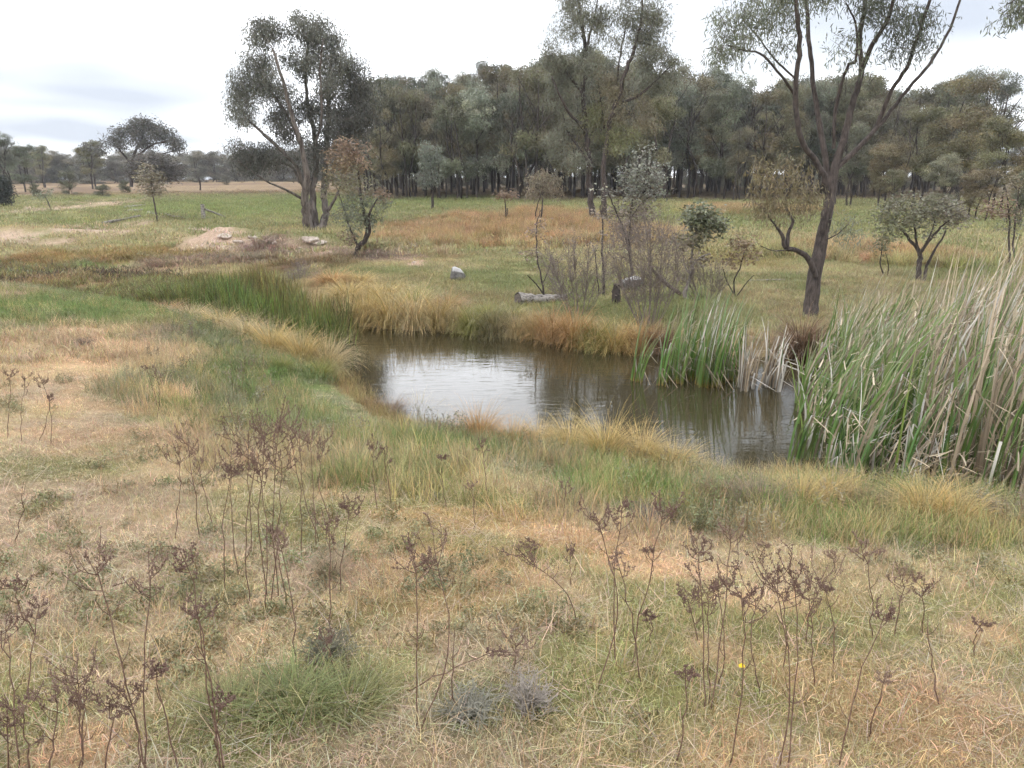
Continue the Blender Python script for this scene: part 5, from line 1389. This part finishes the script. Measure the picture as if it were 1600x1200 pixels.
WEEDS = {
 'weeds in the bottom left corner': ([((235, 1215), (150, 885), .03, .12), ((345, 1215), (290, 878), -.04, .09), ((352, 1210), (306, 955), -.02, .10), ((128, 1215), (118, 1072), .0, .11), ((50, 1215), (35, 1095), .02, .09), ((212, 1215), (196, 1088), .02, .10), ((125, 1212), (120, 1055), .04, .10),
      ((28, 1205), (2, 985), .02, .08), ((40, 1090), (62, 945), .0, .05), ((230, 1215), (235, 900), -.03, .13), ((285, 1215), (245, 1050), .0, .06), ((160, 1215), (170, 1095), .0, .11), ((75, 1215), (85, 1085), .0, .11), ((335, 1190), (345, 1100), .0, .05), ((15, 1215), (10, 1110), .0, .1), ((60, 1000), (20, 915), .02, .07)], 'in the bottom left corner'),
 'weeds at the far left': ([((32, 690), (40, 590), .0, .08), ((10, 685), (16, 585), .0, .08), ((80, 695), (66, 598), .0, .09), ((60, 690), (78, 620), .0, .05), ((245, 655), (242, 578), .01, .09), ((248, 640), (228, 575), .0, .07), ((22, 850), (35, 760), .0, .0)], 'at the far left edge'),
 'weeds in the tall left cluster': ([((312, 840), (292, 690), .0, .20), ((272, 845), (282, 715), .0, .14), ((335, 835), (310, 720), .0, .10), ((395, 870), (388, 688), .0, .20), ((352, 930), (362, 735), .0, .08), ((418, 940), (415, 680), .0, .20), ((435, 935), (433, 690), .0, .17), ((390, 945), (400, 715), .0, .12), ((420, 950), (440, 720), .0, .14), ((495, 860), (483, 685), .0, .16), ((500, 850), (468, 690), .0, .14), ((415, 960), (405, 735), .02, .10), ((372, 900), (362, 700), .0, .12), ((285, 680), (286, 660), .0, .1), ((470, 880), (450, 670), .0, .13), ((520, 820), (505, 690), .0, .1)], 'in the tall left cluster'),
 'weeds left of the bottom middle': ([((517, 1015), (514, 800), .0, .12), ((530, 930), (546, 795), .0, .09), ((462, 1040), (438, 850), .0, .07), ((450, 940), (428, 830), .0, .06), ((590, 800), (585, 690), .0, .1), ((612, 790), (600, 700), .0, .07), ((525, 1060), (505, 985), .0, .05)], 'beside the paired tall stems'),
 'weeds in the bottom middle': ([((650, 1145), (648, 868), .06, .12), ((655, 1142), (678, 855), .05, .13), ((905, 985), (815, 868), .14, .13), ((892, 915), (890, 862), .0, .07), ((796, 1065), (805, 1005), .0, .10), ((712, 1105), (710, 985), .0, .0), ((760, 790), (752, 690), .0, .08), ((700, 800), (690, 715), .0, .06), ((620, 1082), (775, 1018), .03, .05), ((830, 870), (826, 850), .0, .09), ((740, 830), (735, 760), .0, .06)], 'in the middle foreground'),
 'weeds right of centre': ([((932, 1075), (932, 808), .06, .10), ((964, 1045), (972, 792), .0, .09), ((985, 1045), (1036, 798), -.02, .11), ((1003, 1065), (962, 868), .05, .06), ((1110, 1115), (1140, 820), .0, .10), ((1100, 1112), (1092, 858), .02, .11), ((1108, 1100), (1105, 925), .0, .10), ((1095, 1010), (1075, 935), .0, .08), ((1015, 1010), (1016, 962), .0, .05), ((1050, 1200), (1072, 1050), .0, .06), ((1138, 1200), (1158, 925), .02, .12), ((1020, 905), (1012, 860), .0, .06), ((880, 810), (884, 760), .0, .06), ((1180, 880), (1196, 852), .0, .06), ((1190, 1090), (1180, 935), .0, .11), ((1125, 1080), (1120, 915), .0, .09)], 'around the yellow flower'),
 'weeds at the right': ([((1218, 1205), (1208, 905), .03, .13), ((1230, 1205), (1240, 900), .06, .13), ((1258, 1010), (1278, 903), .0, .11), ((1362, 1000), (1345, 845), .0, .07), ((1310, 1205), (1382, 960), -.03, .08), ((1400, 1000), (1412, 895), .0, .14), ((1440, 990), (1445, 905), .0, .13), ((1468, 1105), (1450, 960), -.03, .0), ((1305, 900), (1300, 868), .0, .06), ((1270, 1080), (1264, 930), .0, .09), ((1355, 1160), (1382, 1060), .0, .04), ((1225, 1050), (1222, 925), .0, .10), ((1370, 880), (1372, 862), .0, .07), ((1525, 1030), (1535, 975), .0, .04), ((1300, 1060), (1290, 920), .0, .07)], 'in the right foreground'),
}
seed = 900
for grp, (items, where) in WEEDS.items():
    items = sorted(items, key=lambda q: q[1][0])
    for k, (b_px, t_px, mo, head) in enumerate(items):
        seed += 1
        look = 'bare brown stalk' if head == 0 else ('bushy-headed dry brown weed' if head >= .12 else ('slender dry brown weed' if head <= .07 else 'dry brown weed'))
        k_len = max(.5, min(1.25, head / .1)) if head else 1
        weed(b_px, t_px, mo, head, seed, f'{look}, {ORD[k]} from left {where}', grp)

# yellow flower
fb = hit(1156, 1075); ft = atY(1159, 1041, fb[1])
t = thing('yellow_flower', 'small yellow dandelion-like flower in the right foreground', 'flower', tuple(fb))
b_ = Bag(); tube(b_, spline(np.array([fb, (fb + ft) / 2 + np.array([.004, 0, 0]), ft]), 5), .0016, 5); obj('stem', b_.mesh('stem', M_GSTEM, fb), t)
b_ = Bag()
fr = np.random.default_rng(5)
for ring, (n_, ln, el) in enumerate([(16, .014, .15), (13, .011, .5), (9, .008, .95)]):
    for q in range(n_):
        a = q * 6.283 / n_ + ring * .3 + fr.normal(0, .05); d = np.array([math.cos(a) * math.cos(el), math.sin(a) * math.cos(el), math.sin(el)]); s = np.array([-math.sin(a), math.cos(a), 0])
        c0 = ft + np.array([0, 0, .002 * ring])
        b_.add([c0, c0 + d * ln * .6 + s * .0028, c0 + d * ln, c0 + d * ln * .6 - s * .0028], np.array([[0, 1, 2, 3]]))
obj('petals', b_.mesh('petals', M_YELLOW, fb, False), t)
# ------------------------------------------------------------------ thin haze in the air
m, n, o = newmat('thin_haze')
pv = n.nodes.new('ShaderNodeVolumePrincipled')
pv.inputs['Color'].default_value = (.86, .89, .95, 1)
pv.inputs['Density'].default_value = .0004
pv.inputs['Anisotropy'].default_value = .2
n.links.new(pv.outputs[0], o.inputs['Volume'])
hx0, hx1, hy0, hy1, hz0, hz1 = -2700, 2700, -2700, 2700, -2.0, 24.0
HV = [(x_, y_, z_) for z_ in (hz0, hz1) for y_ in (hy0, hy1) for x_ in (hx0, hx1)]
hz = obj('haze', mesh('haze', HV, np.array([[0, 2, 3, 1], [4, 5, 7, 6], [0, 1, 5, 4], [2, 6, 7, 3], [0, 4, 6, 2], [1, 3, 7, 5]]), m, None, False))
tag(hz, 'thin pale haze softening the far trees', None, None, 'stuff')
